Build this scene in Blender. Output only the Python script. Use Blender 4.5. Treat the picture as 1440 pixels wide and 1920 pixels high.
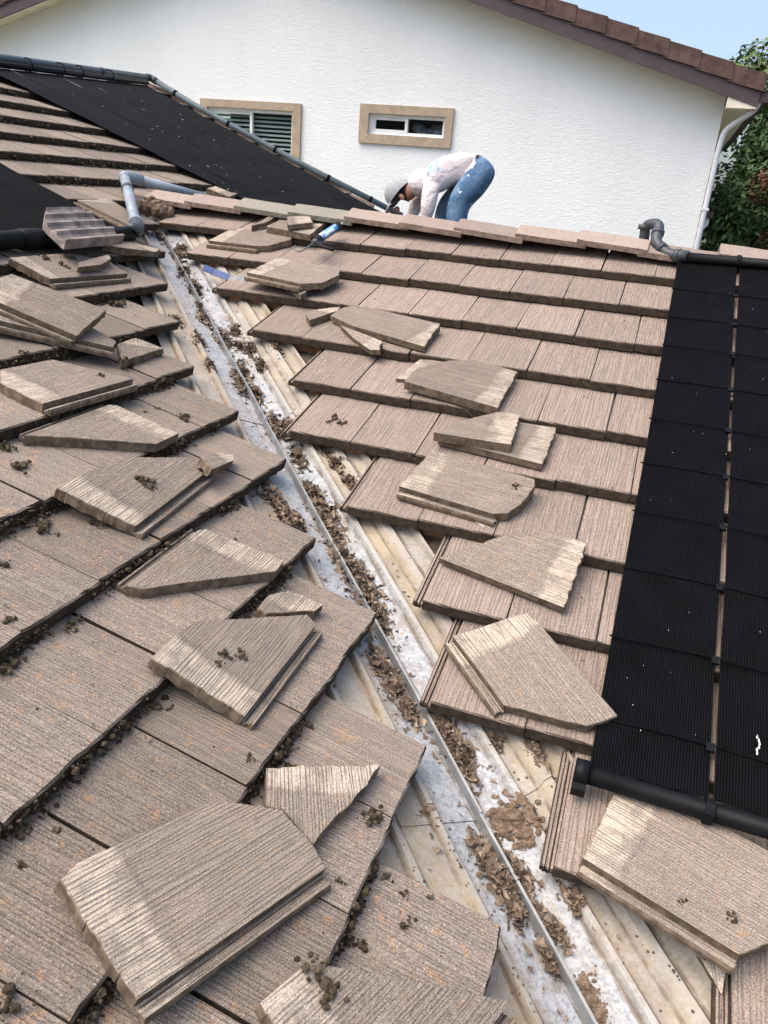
import bpy, bmesh, math, random
from mathutils import Matrix, Vector, noise
R = math.radians
scene = bpy.context.scene
for o in list(bpy.data.objects): bpy.data.objects.remove(o)
C = scene.collection

# ------------------------------------------------------------------ camera
cam_d = bpy.data.cameras.new('camera'); cam = bpy.data.objects.new('camera', cam_d); C.objects.link(cam)
cam_d.sensor_fit = 'VERTICAL'; cam_d.sensor_height = 36.0; cam_d.lens = 27.04
cam_d.clip_start = 0.05; cam_d.clip_end = 2000
FW, RT, UP = [-0.276808, 0.879318, -0.387526], [0.940534, 0.330564, 0.078251], [-0.19691, 0.342821, 0.918531]
cam.matrix_world = Matrix(((RT[0], UP[0], -FW[0], -0.474495), (RT[1], UP[1], -FW[1], -1.1219), (RT[2], UP[2], -FW[2], 1.845004), (0, 0, 0, 1)))
scene.camera = cam
# ------------------------------------------------------------------ light (bright overcast)
SUN_EL, SUN_AZ = 62.0, 235.0      # azimuth measured clockwise from +Y
world = bpy.data.worlds.new('World'); scene.world = world; world.use_nodes = True
wn = world.node_tree; bg = wn.nodes['Background']
sky = wn.nodes.new('ShaderNodeTexSky'); sky.sky_type = 'NISHITA'; sky.sun_disc = False
sky.sun_elevation = R(SUN_EL); sky.sun_rotation = R(SUN_AZ)
sky.air_density = .85; sky.dust_density = 5.0; sky.ozone_density = .5; sky.altitude = 50
wn.links.new(sky.outputs[0], bg.inputs[0]); bg.inputs[1].default_value = 0.15
sd = bpy.data.lights.new('sun', 'SUN'); sd.energy = 1.0; sd.angle = R(70); sd.color = (1, .965, .92)
sun = bpy.data.objects.new('sun', sd); C.objects.link(sun)
sdir = Vector((math.sin(R(SUN_AZ)) * math.cos(R(SUN_EL)), math.cos(R(SUN_AZ)) * math.cos(R(SUN_EL)), math.sin(R(SUN_EL))))
sun.rotation_euler = sdir.to_track_quat('Z', 'Y').to_euler(); sun.location = (0, 0, 20)
vs = scene.view_settings; vs.view_transform = 'Standard'; vs.look = 'None'; vs.exposure = 1.12; vs.gamma = 1.0; vs.use_curve_mapping = False

# ------------------------------------------------------------------ helpers
K = 0.387217; TH = math.atan(K); c_, s_ = math.cos(TH), math.sin(TH)
EA, EB, VA0, VB0 = 0.356003, 0.39788, 2.336664, 4.531944
DROP, TT = 0.055, 0.046
FA = (Vector((0, 1, 0)), Vector((-c_, 0, s_)), Vector((s_, 0, c_)))
FB = (Vector((1, 0, 0)), Vector((0, c_, s_)), Vector((0, -s_, c_)))
def PA(u, v, h=0.): return FA[0] * u + FA[1] * v + FA[2] * h
def PB(u, v, h=0.): return FB[0] * u + FB[1] * v + FB[2] * h
def frac(x): return x - math.floor(x)
def hA(v): return -DROP * frac((v - VA0) / EA)
def hB(v): return -DROP * frac((v - VB0) / EB)

def mesh(name, verts, faces, mat=None, smooth=False):
    m = bpy.data.meshes.new(name); m.from_pydata([tuple(v) for v in verts], [], faces); m.update()
    for x in (mat if isinstance(mat, (list, tuple)) else [mat]):
        if x: m.materials.append(x)
    if smooth: m.polygons.foreach_set('use_smooth', [True] * len(m.polygons))
    return m
def obj(name, me, parent=None, M=None):
    o = bpy.data.objects.new(name, me); C.objects.link(o)
    if parent is not None:
        o.parent = parent
        o.matrix_parent_inverse = Matrix.Translation(-parent_origin(parent))
    if M is not None: o.matrix_basis = M
    return o
def tag(o, label=None, cat=None, group=None, kind=None):
    if label: o['label'] = label
    if cat: o['category'] = cat
    if group: o['group'] = group
    if kind: o['kind'] = kind
    return o
ORIGIN = {}
def thing(name, label, cat, loc=(0, 0, 0), group=None):
    o = bpy.data.objects.new(name, None); C.objects.link(o); o.location = loc; o.empty_display_size = .1
    ORIGIN[o.name] = Vector(loc)
    return tag(o, label, cat, group)
def parent_origin(p): return ORIGIN.get(p.name, Vector((0, 0, 0)))

class MB:
    def __init__(s): s.v = []; s.f = []
    def add(s, vs, fs):
        n = len(s.v); s.v += [tuple(x) for x in vs]; s.f += [tuple(i + n for i in q) for q in fs]; return s
    def hexa(s, p):   # 8 points: bottom 4 ccw, top 4 ccw
        return s.add(p, [(3, 2, 1, 0), (4, 5, 6, 7), (0, 1, 5, 4), (1, 2, 6, 5), (2, 3, 7, 6), (3, 0, 4, 7)])
    def box(s, x0, x1, y0, y1, z0, z1):
        return s.hexa([(x0, y0, z0), (x1, y0, z0), (x1, y1, z0), (x0, y1, z0), (x0, y0, z1), (x1, y0, z1), (x1, y1, z1), (x0, y1, z1)])
    def tube(s, pts, r, n=12, caps=True):
        pts = [Vector(p) for p in pts]; rs = r if isinstance(r, (list, tuple)) else [r] * len(pts)
        ring = []; prev = None
        for i, p in enumerate(pts):
            t = (pts[min(i + 1, len(pts) - 1)] - pts[max(i - 1, 0)]).normalized()
            if prev is None:
                a = t.cross(Vector((0, 0, 1)));
                if a.length < 1e-3: a = t.cross(Vector((0, 1, 0)))
                a.normalize()
            else: a = (prev - t * prev.dot(t)).normalized()
            prev = a; b = t.cross(a)
            ring.append([p + (a * math.cos(2 * math.pi * j / n) + b * math.sin(2 * math.pi * j / n)) * rs[i] for j in range(n)])
        vs = [q for rg in ring for q in rg]; fs = []
        for i in range(len(pts) - 1):
            for j in range(n):
                k = (j + 1) % n; fs.append((i * n + j, i * n + k, (i + 1) * n + k, (i + 1) * n + j))
        if caps:
            fs.append(tuple(reversed(range(n)))); fs.append(tuple((len(pts) - 1) * n + j for j in range(n)))
        return s.add(vs, fs)
    def build(s, name, mat, parent=None, smooth=False, M=None):
        return obj(name, mesh(name, s.v, s.f, mat, smooth), parent, M)
def arc(a, b, c, r, n=6):
    """points rounding the corner b of the path a-b-c"""
    a, b, c = Vector(a), Vector(b), Vector(c); p = b + (a - b).normalized() * r; q = b + (c - b).normalized() * r
    return [(p * (1 - t) ** 2 + b * 2 * t * (1 - t) + q * t * t) for t in [i / n for i in range(n + 1)]]

# ------------------------------------------------------------------ materials
def newmat(name):
    m = bpy.data.materials.new(name); m.use_nodes = True; nt = m.node_tree; b = nt.nodes['Principled BSDF']; return m, nt, b
class NT:
    def __init__(s, nt): s.nt = nt
    def n(s, t, ins=None, **kw):
        x = s.nt.nodes.new(t)
        for k, v in kw.items(): setattr(x, k, v)
        for k, v in (ins or {}).items(): s.put(x.inputs[k], v)
        return x
    def put(s, inp, v):
        if hasattr(v, 'is_output') or isinstance(v, bpy.types.NodeSocket): s.nt.links.new(v, inp)
        else: inp.default_value = v
    def math(s, op, a, b=0.5, clamp=False):
        x = s.nt.nodes.new('ShaderNodeMath'); x.operation = op; x.use_clamp = clamp; s.put(x.inputs[0], a); s.put(x.inputs[1], b); return x.outputs[0]
    def noise(s, vec, scale, detail=3, rough=.5, dist=0.):
        x = s.nt.nodes.new('ShaderNodeTexNoise'); s.put(x.inputs['Vector'], vec); x.inputs['Scale'].default_value = scale
        x.inputs['Detail'].default_value = detail; x.inputs['Roughness'].default_value = rough; x.inputs['Distortion'].default_value = dist; return x.outputs['Fac']
    def ramp(s, fac, a, b):
        x = s.nt.nodes.new('ShaderNodeMapRange'); s.put(x.inputs['Value'], fac); x.inputs['From Min'].default_value = a; x.inputs['From Max'].default_value = b
        x.interpolation_type = 'SMOOTHSTEP'; return x.outputs['Result']
    def mix(s, f, a, b, mode='MIX'):
        x = s.nt.nodes.new('ShaderNodeMix'); x.data_type = 'RGBA'; x.blend_type = mode; s.put(x.inputs[0], f)
        s.put(x.inputs[6], a if not isinstance(a, tuple) else a + (1,)); s.put(x.inputs[7], b if not isinstance(b, tuple) else b + (1,)); return x.outputs[2]
    def xyz(s, vec):
        x = s.nt.nodes.new('ShaderNodeSeparateXYZ'); s.put(x.inputs[0], vec); return x.outputs
    def comb(s, a, b, c):
        x = s.nt.nodes.new('ShaderNodeCombineXYZ'); s.put(x.inputs[0], a); s.put(x.inputs[1], b); s.put(x.inputs[2], c); return x.outputs[0]
    def bump(s, h, st, dist, normal=None):
        x = s.nt.nodes.new('ShaderNodeBump'); s.put(x.inputs['Height'], h); x.inputs['Strength'].default_value = st; x.inputs['Distance'].default_value = dist
        if normal is not None: s.put(x.inputs['Normal'], normal)
        return x.outputs[0]

def tile_material(name, base, dark, pale, lichen, grey, lines=1.0, head=.405, raw=.25, dirt_shade=(.10, .072, .05), pitch=.0098, var=.36):
    m, nt, b = newmat(name); N = NT(nt)
    tc = N.n('ShaderNodeTexCoord').outputs['Object']; rnd = N.n('ShaderNodeObjectInfo').outputs['Random']
    x, y, z = N.xyz(tc); rz = N.math('MULTIPLY', rnd, 37.)
    P = N.comb(x, y, N.math('ADD', z, rz))
    # combed lines that run down the tile: near-regular pitch, each line fading in and out
    wob = N.noise(N.comb(N.math('MULTIPLY', x, 24.), N.math('MULTIPLY', y, 1.3), rz), 1., 2., .5)
    ph = N.math('ADD', N.math('MULTIPLY', x, 6.2832 / pitch), N.math('MULTIPLY', wob, 24.))
    sn = N.math('SINE', ph, 0.)
    vis = N.noise(N.comb(N.math('MULTIPLY', x, 105.), N.math('MULTIPLY', y, 5.), rz), 1., 3., .6)
    groove = N.math('MULTIPLY', N.ramp(sn, .0, .85), N.ramp(vis, .34, .58))
    st2 = N.noise(N.comb(N.math('MULTIPLY', x, 190.), N.math('MULTIPLY', y, 14.), rz), 1., 2., .6)
    groove = N.math('ADD', groove, N.math('MULTIPLY', N.ramp(st2, .52, .38), .30), clamp=True)
    groove = N.math('MULTIPLY', groove, lines)
    # only on faces that look up
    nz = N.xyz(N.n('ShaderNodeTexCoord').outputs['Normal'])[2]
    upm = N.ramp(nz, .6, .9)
    grain = N.noise(P, 300., 3., .75); big = N.noise(P, 6., 4., .6); mid = N.noise(P, 38., 4., .65)
    col = N.mix(N.ramp(big, .35, .68), base, grey)
    tint = N.math('MULTIPLY', N.math('SUBTRACT', rnd, .5), var)
    col = N.mix(N.math('ADD', .5, N.math('MULTIPLY', N.math('SUBTRACT', mid, .5), 1.6), clamp=True), col, N.mix(.55, col, dark))
    headm = N.ramp(N.math('ADD', y, N.math('MULTIPLY', N.math('SUBTRACT', N.noise(P, 16., 4., .65), .5), .10)), head - .014, head + .018)
    headc = N.mix(N.ramp(N.noise(P, 11., 4., .65), .42, .68), pale, N.mix(.62, pale, dark))
    line = N.ramp(N.math('ABSOLUTE', N.math('SUBTRACT', N.math('ADD', y, N.math('MULTIPLY', N.math('SUBTRACT', N.noise(P, 22., 3., .6), .5), .05)), head - .012)), .014, .002)
    line = N.math('MULTIPLY', line, N.ramp(N.noise(P, 12., 2., .5), .42, .6))
    col = N.mix(headm, col, headc)
    col = N.mix(N.math('MULTIPLY', line, .75), col, (.09, .07, .05))
    col = N.mix(N.math('MULTIPLY', N.math('MULTIPLY', groove, upm), .8), col, N.mix(.35, dark, (.03, .024, .02)))
    # lichen spots
    lm = N.math('MULTIPLY', N.ramp(N.noise(P, 24., 3., .6), .57, .66), N.ramp(N.noise(P, 90., 2., .6), .40, .56))
    lm = N.math('MULTIPLY', N.math('MULTIPLY', lm, lichen), N.math('MULTIPLY', upm, N.math('SUBTRACT', 1., headm)))
    col = N.mix(lm, col, (.37, .185, .06))
    gm = N.math('MULTIPLY', N.ramp(N.noise(N.comb(N.math('ADD', x, 3.), y, rz), 17., 4., .65), .60, .72), .55)
    col = N.mix(N.math('MULTIPLY', gm, upm), col, (.085, .078, .062))
    col = N.mix(N.ramp(grain, .30, .70), N.mix(.55, col, dark), N.mix(.30, col, (.75, .66, .58)))
    # mineral specks
    sp = N.ramp(N.noise(P, 300., 1., .5), .70, .76)
    col = N.mix(N.math('MULTIPLY', sp, .55), col, (.72, .66, .60))
    ds = N.ramp(N.noise(N.comb(y, x, rz), 330., 1., .5), .68, .75)
    col = N.mix(N.math('MULTIPLY', ds, .5), col, (.05, .042, .036))
    hs = N.n('ShaderNodeHueSaturation', {'Color': col, 'Value': N.math('ADD', 1., tint)}).outputs[0]
    # broken and butt faces: raw, dirt stained, part of their shade painted in
    side = N.mix(N.ramp(N.noise(P, 30., 4., .6), .35, .65), N.mix(raw, dirt_shade, base), dirt_shade)
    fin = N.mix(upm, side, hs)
    nt.links.new(fin, b.inputs['Base Color']); b.inputs['Roughness'].default_value = .92; b.inputs['Specular IOR Level'].default_value = .18
    h = N.math('ADD', N.math('MULTIPLY', N.math('SUBTRACT', 1., N.math('MULTIPLY', groove, upm)), 1.0), N.math('MULTIPLY', grain, .55))
    h = N.math('ADD', h, N.math('MULTIPLY', mid, .5))
    nt.links.new(N.bump(h, .9, .0026), b.inputs['Normal'])
    return m
M = {}
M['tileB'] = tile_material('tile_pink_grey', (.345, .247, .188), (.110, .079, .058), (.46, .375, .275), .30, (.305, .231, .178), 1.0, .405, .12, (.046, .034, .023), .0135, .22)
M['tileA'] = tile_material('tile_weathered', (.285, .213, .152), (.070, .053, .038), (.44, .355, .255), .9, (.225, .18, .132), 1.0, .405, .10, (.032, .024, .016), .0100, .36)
M['loose'] = tile_material('tile_loose', (.315, .239, .168), (.076, .058, .041), (.62, .515, .38), .5, (.25, .202, .145), 1.0, .405, .45, (.105, .079, .054), .0092, .3)
M['ridge'] = tile_material('tile_ridge', (.37, .265, .212), (.12, .09, .068), (.40, .34, .265), .1, (.32, .245, .198), .25, 9., .6, (.17, .126, .098))
M['ridge_green'] = tile_material('tile_ridge_mossy', (.28, .262, .198), (.11, .102, .076), (.40, .34, .265), .1, (.23, .23, .172), .25, 9., .6, (.15, .142, .108))

def simple(name, col, rough=.6, spec=.3, metal=0., nscale=None, var=.25, bump=0., bdist=.002, bscale=None):
    m, nt, b = newmat(name); N = NT(nt)
    tc = N.n('ShaderNodeTexCoord').outputs['Object']
    if nscale:
        f = N.noise(tc, nscale, 4., .6)
        cc = N.mix(N.ramp(f, .3, .7), tuple(x * (1 - var) for x in col), tuple(min(1, x * (1 + var)) for x in col))
        nt.links.new(cc, b.inputs['Base Color'])
    else: b.inputs['Base Color'].default_value = col + (1,)
    if bump:
        nt.links.new(N.bump(N.noise(tc, bscale or 60., 4., .6), bump, bdist), b.inputs['Normal'])
    b.inputs['Roughness'].default_value = rough; b.inputs['Specular IOR Level'].default_value = spec; b.inputs['Metallic'].default_value = metal
    return m
M['felt'] = simple('roof_felt', (.075, .058, .045), .95, .1, 0, 14., .45, .5, .003)
M['wood'] = simple('batten_wood', (.30, .15, .08), .85, .15, 0, 22., .35, .4, .002)
M['black'] = simple('black_rubber', (.0035, .0037, .0046), .7, .07, 0, 9., .25)
M['blackpipe'] = simple('black_pipe', (.005, .0055, .0065), .5, .14, 0, 12., .3)
M['navy'] = simple('far_black_mat', (.0045, .0053, .0072), .65, .08, 0, 2.5, .3)
M['pvc'] = simple('grey_pvc', (.24, .28, .315), .42, .4, 0, 7., .22)
M['pvc_blue'] = simple('blue_grey_pvc', (.085, .115, .13), .5, .3, 0, 5., .2)
M['pvc_dark'] = simple('dark_grey_pvc', (.045, .052, .058), .42, .4, 0, 9., .25)
M['dirt'] = simple('dirt_clod', (.14, .105, .075), .97, .05, 0, 55., .5, .9, .006, 120.)
M['moss'] = simple('moss_clod', (.085, .066, .046), .98, .05, 0, 60., .6, 1., .006, 150.)
M['mound'] = simple('soil', (.17, .12, .083), .98, .05, 0, 45., .4, 1., .006, 90.)
M['white'] = simple('white_vinyl', (.76, .76, .73), .45, .35, 0, 5., .06)
M['trim'] = simple('tan_trim', (.40, .315, .225), .8, .15, 0, 9., .12, .35, .004, 60.)
M['fascia'] = simple('fascia_paint', (.085, .065, .068), .6, .25, 0, 5., .12)
M['browntile'] = simple('brown_roof_tile', (.10, .062, .052), .75, .2, 0, 7., .3, .4, .004, 70.)
M['soffit'] = simple('soffit_board', (.80, .73, .56), .75, .15, 0, 6., .1)
M['downpipe'] = simple('downspout_white', (.68, .69, .70), .4, .4, 0, 6., .08)
M['room'] = simple('dark_room', (.03, .035, .04), .9, .1)
M['blind'] = simple('blind_slat', (.36, .42, .38), .55, .3)
M['ground'] = simple('ground_soil', (.10, .095, .06), .95, .1, 0, .8, .4)
M['bark'] = simple('bark', (.09, .065, .045), .95, .1, 0, 9., .4, .8, .01, 20.)
M['cap'] = simple('cap_cloth', (.33, .345, .345), .85, .15, 0, 40., .12)
M['darkcloth'] = simple('dark_cloth', (.02, .02, .023), .8, .2)
M['skin'] = simple('skin', (.32, .16, .105), .55, .35, 0, 30., .15)
M['hair'] = simple('hair', (.015, .012, .01), .6, .3)
M['boot'] = simple('boot', (.10, .07, .045), .8, .2, 0, 20., .2)
M['steel'] = simple('steel', (.15, .155, .16), .5, .4, .2, 30., .3)
M['bluetape'] = simple('blue_paint', (.02, .05, .17), .45, .35, 0, 40., .2)
M['flake'] = simple('pale_flake', (.75, .72, .64), .8, .1)

def stucco():
    m, nt, b = newmat('stucco'); N = NT(nt); tc = N.n('ShaderNodeTexCoord').outputs['Object']; x, y, z = N.xyz(tc)
    big = N.noise(N.comb(N.math('MULTIPLY', x, .9), y, N.math('MULTIPLY', z, .35)), 1.3, 4., .6)
    col = N.mix(N.ramp(big, .3, .72), (.785, .80, .77), (.835, .85, .82))
    w = N.noise(N.comb(N.math('MULTIPLY', x, .55), y, z), 34., 3., .6, 1.2); h = N.ramp(w, .40, .62)
    col = N.mix(N.math('MULTIPLY', N.math('SUBTRACT', 1., h), .10), col, (.62, .62, .59))
    nt.links.new(col, b.inputs['Base Color']); b.inputs['Roughness'].default_value = .9; b.inputs['Specular IOR Level'].default_value = .15
    nt.links.new(N.bump(N.math('ADD', h, N.math('MULTIPLY', N.noise(tc, 70., 3., .6), .4)), .42, .008), b.inputs['Normal']); return m
M['stucco'] = stucco()
def galv():
    m, nt, b = newmat('galvanised_flashing'); N = NT(nt); tc = N.n('ShaderNodeTexCoord').outputs['Object']; x, y, z = N.xyz(tc)
    d = N.math('MULTIPLY', N.math('ADD', x, y), .7071)          # distance from the valley line
    t = N.math('MULTIPLY', N.math('SUBTRACT', y, x), .7071)
    ad = N.math('ABSOLUTE', d)
    vor = N.n('ShaderNodeTexVoronoi', {'Vector': tc, 'Scale': 95.}); vor.feature = 'F1'
    spangle = N.xyz(vor.outputs['Color'])[0]
    metal = N.mix(spangle, (.22, .23, .232), (.39, .40, .40))
    oxide = N.math('MULTIPLY', N.ramp(N.noise(tc, 13., 5., .72), .46, .60), N.ramp(N.noise(tc, 110., 3., .75), .42, .56))
    col = N.mix(N.math('MULTIPLY', oxide, .8), metal, (.45, .465, .465))
    # silt film left by standing water: outer pans, and streaks
    f = N.noise(N.comb(N.math('MULTIPLY', d, 8.), N.math('MULTIPLY', t, 1.6), 0.), 1., 5., .65)
    film = N.math('ADD', N.math('MULTIPLY', N.ramp(ad, .085, .165), .78), N.math('MULTIPLY', N.math('SUBTRACT', f, .5), 1.7), clamp=True)
    film2 = N.ramp(N.noise(tc, 34., 4., .7), .46, .60)
    filmc = N.mix(N.ramp(N.noise(tc, 7., 4., .6), .35, .65), (.37, .29, .18), (.265, .205, .13))
    col = N.mix(N.math('MULTIPLY', N.math('ADD', N.math('MULTIPLY', film, .85), N.math('MULTIPLY', N.math('MULTIPLY', film, film2), .3)), .95, clamp=True), col, filmc)
    # rust-brown water lines that follow the folds
    wl = N.noise(N.comb(N.math('MULTIPLY', d, 60.), N.math('MULTIPLY', t, 1.1), 3.), 1., 4., .6)
    col = N.mix(N.math('MULTIPLY', N.ramp(wl, .55, .70), .55), col, (.30, .205, .125))
    # dirt caught at the feet of the folds, bare zinc along their crests
    nz_ = N.ramp(N.noise(N.comb(N.math('MULTIPLY', d, 30.), N.math('MULTIPLY', t, 9.), 8.), 1., 4., .65), .38, .58)
    for d0, w_ in ((-.295, .020), (-.152, .017), (0., .016), (.128, .017), (.232, .030)):
        q = N.math('ABSOLUTE', N.math('SUBTRACT', d, d0))
        crest = N.ramp(q, w_ * .75, w_ * .45)
        if d0: col = N.mix(N.math('MULTIPLY', crest, .35), col, (.41, .39, .345))
        foot = N.ramp(N.math('ABSOLUTE', N.math('SUBTRACT', q, w_ * 1.12)), .009, .002)
        col = N.mix(N.math('MULTIPLY', N.math('MULTIPLY', foot, nz_), .8), col, (.13, .09, .06))
    # soil stains and specks
    stn = N.math('MULTIPLY', N.ramp(N.noise(tc, 10., 5., .72), .53, .66), N.ramp(ad, .26, .06))
    col = N.mix(N.math('MULTIPLY', stn, .62), col, (.25, .18, .12))
    spk = N.ramp(N.noise(tc, 120., 3., .7), .64, .69)
    col = N.mix(N.math('MULTIPLY', spk, .75), col, (.10, .07, .05))
    nt.links.new(col, b.inputs['Base Color']); b.inputs['Metallic'].default_value = .0
    nt.links.new(N.math('ADD', .42, N.math('MULTIPLY', film, .4)), b.inputs['Roughness']); b.inputs['Specular IOR Level'].default_value = .5
    nt.links.new(N.bump(N.noise(tc, 9., 4., .6), .35, .012), b.inputs['Normal']); return m
M['galv'] = galv()
M['galv_rib'] = simple('galvanised_rib', (.17, .178, .178), .42, .5, .25, 14., .25)
def leafmat(name, cols, rough=.7):
    m, nt, b = newmat(name); N = NT(nt); g = N.n('ShaderNodeNewGeometry').outputs['Random Per Island']
    cr = nt.nodes.new('ShaderNodeValToRGB'); e = cr.color_ramp.elements
    while len(e) < len(cols): e.new(.5)
    for i, q in enumerate(cols): e[i].position = i / (len(cols) - 1); e[i].color = q + (1,)
    nt.links.new(g, cr.inputs[0]); nt.links.new(cr.outputs[0], b.inputs['Base Color'])
    b.inputs['Roughness'].default_value = rough; b.inputs['Specular IOR Level'].default_value = .25
    return m
M['litter'] = leafmat('dead_leaves', [(.09, .062, .044), (.16, .112, .078), (.25, .185, .13), (.12, .088, .062), (.40, .31, .22)], .85)
def clodmat(name, cols):
    m = leafmat(name, cols, .97); nt = m.node_tree; N = NT(nt); b = nt.nodes['Principled BSDF']; b.inputs['Specular IOR Level'].default_value = .05
    tc = N.n('ShaderNodeTexCoord').outputs['Object']; nt.links.new(N.bump(N.noise(tc, 260., 4., .7), 1., .006), b.inputs['Normal']); return m
M['dirt'] = clodmat('dirt_crumb', [(.12, .085, .058), (.20, .15, .105), (.085, .06, .042), (.27, .205, .145)])
M['moss'] = clodmat('moss_clod', [(.055, .040, .026), (.10, .075, .05), (.036, .030, .018), (.15, .115, .08), (.075, .068, .036)])
M['green'] = leafmat('evergreen_leaves', [(.03, .062, .02), (.045, .095, .028), (.07, .135, .042), (.04, .078, .025), (.11, .175, .06)], .45)
M['green2'] = leafmat('light_leaves', [(.06, .11, .03), (.09, .15, .045), (.13, .17, .06), (.10, .12, .05)], .5)
M['red'] = leafmat('reddish_leaves', [(.09, .05, .025), (.15, .055, .03), (.07, .085, .03), (.045, .07, .022)], .5)
def glass():
    m, nt, b = newmat('window_glass'); b.inputs['Base Color'].default_value = (.9, .95, .95, 1); b.inputs['Roughness'].default_value = .03
    b.inputs['Transmission Weight'].default_value = 1.0; b.inputs['IOR'].default_value = 1.08; return m
M['glass'] = glass()
def hoodie():
    m, nt, b = newmat('hoodie_cloth'); N = NT(nt); tc = N.n('ShaderNodeTexCoord').outputs['Object']; x, y, z = N.xyz(tc)
    base = N.mix(N.ramp(N.noise(tc, 7., 3., .5), .35, .65), (.62, .55, .545), (.69, .62, .61))
    # small blue print between the shoulders, on the near flank
    ax = N.math('MULTIPLY', N.math('ADD', N.math('MULTIPLY', N.math('SUBTRACT', x, -2.357), .88), N.math('MULTIPLY', N.math('SUBTRACT', z, 2.039), .47)), 1.)
    az = N.math('ADD', N.math('MULTIPLY', N.math('SUBTRACT', x, -2.357), -.47), N.math('MULTIPLY', N.math('SUBTRACT', z, 2.039), .88))
    bx = N.math('MULTIPLY', N.ramp(N.math('ABSOLUTE', ax), .062, .052), N.ramp(N.math('ABSOLUTE', az), .075, .065))
    near = N.ramp(N.xyz(N.n('ShaderNodeTexCoord').outputs['Normal'])[1], .05, -.05)
    pat = N.ramp(N.noise(N.comb(N.math('MULTIPLY', ax, 36.), 0., N.math('MULTIPLY', az, 60.)), 1., 2., .6), .47, .53)
    base = N.mix(N.math('MULTIPLY', N.math('MULTIPLY', bx, pat), near), base, N.mix(N.ramp(ax, -.02, -.03), (.22, .42, .66), (.25, .28, .30)))
    nt.links.new(base, b.inputs['Base Color']); b.inputs['Roughness'].default_value = .9; b.inputs['Specular IOR Level'].default_value = .1
    nt.links.new(N.bump(N.noise(tc, 11., 3., .5, 1.2), .8, .03), b.inputs['Normal']); return m
M['hoodie'] = hoodie()
def denim():
    m, nt, b = newmat('denim'); N = NT(nt); tc = N.n('ShaderNodeTexCoord').outputs['Object']
    base = N.mix(N.ramp(N.noise(tc, 9., 4., .6), .3, .7), (.06, .125, .22), (.15, .245, .36))
    sp = N.math('MULTIPLY', N.ramp(N.noise(tc, 34., 2., .5), .68, .70), N.ramp(N.noise(tc, 7., 1., .5), .48, .52))
    base = N.mix(sp, base, (.75, .78, .78))
    nt.links.new(base, b.inputs['Base Color']); b.inputs['Roughness'].default_value = .9; b.inputs['Specular IOR Level'].default_value = .1
    nt.links.new(N.bump(N.noise(tc, 22., 3., .5, 1.), .6, .015), b.inputs['Normal']); return m
M['denim'] = denim()

# ------------------------------------------------------------------ ground and our house
gm = MB().add([(-400, -400, -3.6), (400, -400, -3.6), (400, 400, -3.6), (-400, 400, -3.6)], [(0, 1, 2, 3)]).build('ground', M['ground']); tag(gm, kind='structure')
house = thing('house', 'tiled roof in the foreground, opened along its valley for repair', 'house', (-3., 3., -3.6))
YR = 4.50 * c_; ZR = 4.50 * s_          # ridge of the low gable
FL = -0.100 / c_                          # level of the valley metal below the tile tops (vertical)
DK = -0.116 / c_
def slab(name, pts, zf, th, mat, parent):
    n = len(pts); vs = [(x, y, zf(x, y)) for x, y in pts] + [(x, y, zf(x, y) - th) for x, y in pts]
    fs = [tuple(range(n)), tuple(reversed(range(n, 2 * n)))] + [(i, i + n, (i + 1) % n + n, (i + 1) % n) for i in range(n)]
    return MB().add(vs, fs).build(name, mat, parent)
zA = lambda x, y: -K * x + DK
zB = lambda x, y: K * y + DK
UFAR = 8.97
def vtop(u): return 7.18 + (u - 5.4) * .21
slopeA = slab('roof_slope', [(-vtop(-2) * c_, -2.), (2., -2.), (-YR, YR), (-YR + (UFAR - YR), UFAR), (-vtop(UFAR) * c_, UFAR)], zA, .04, M['felt'], house)
tag(slopeA, 'weathered slope with mossy courses and scattered broken tiles')
slopeB = slab('roof_slope', [(2., -2.), (2.6, -2.), (2.6, YR), (-YR, YR)], zB, .04, M['felt'], house)
tag(slopeB, 'cleaner pinkish slope below the ridge')
slopeC = slab('roof_slope', [(-YR, YR), (2.6, YR), (2.6, 8.6), (-YR + (8.6 - YR), 8.6)], lambda x, y: K * (2 * YR - y) + DK, .04, M['felt'], house)
tag(slopeC, 'slope behind the ridge where the person stands')
MB().box(-6.5, 1.3, -1.3, 8.0, -3.6, -.95).build('wall', M['stucco'], house)

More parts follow.
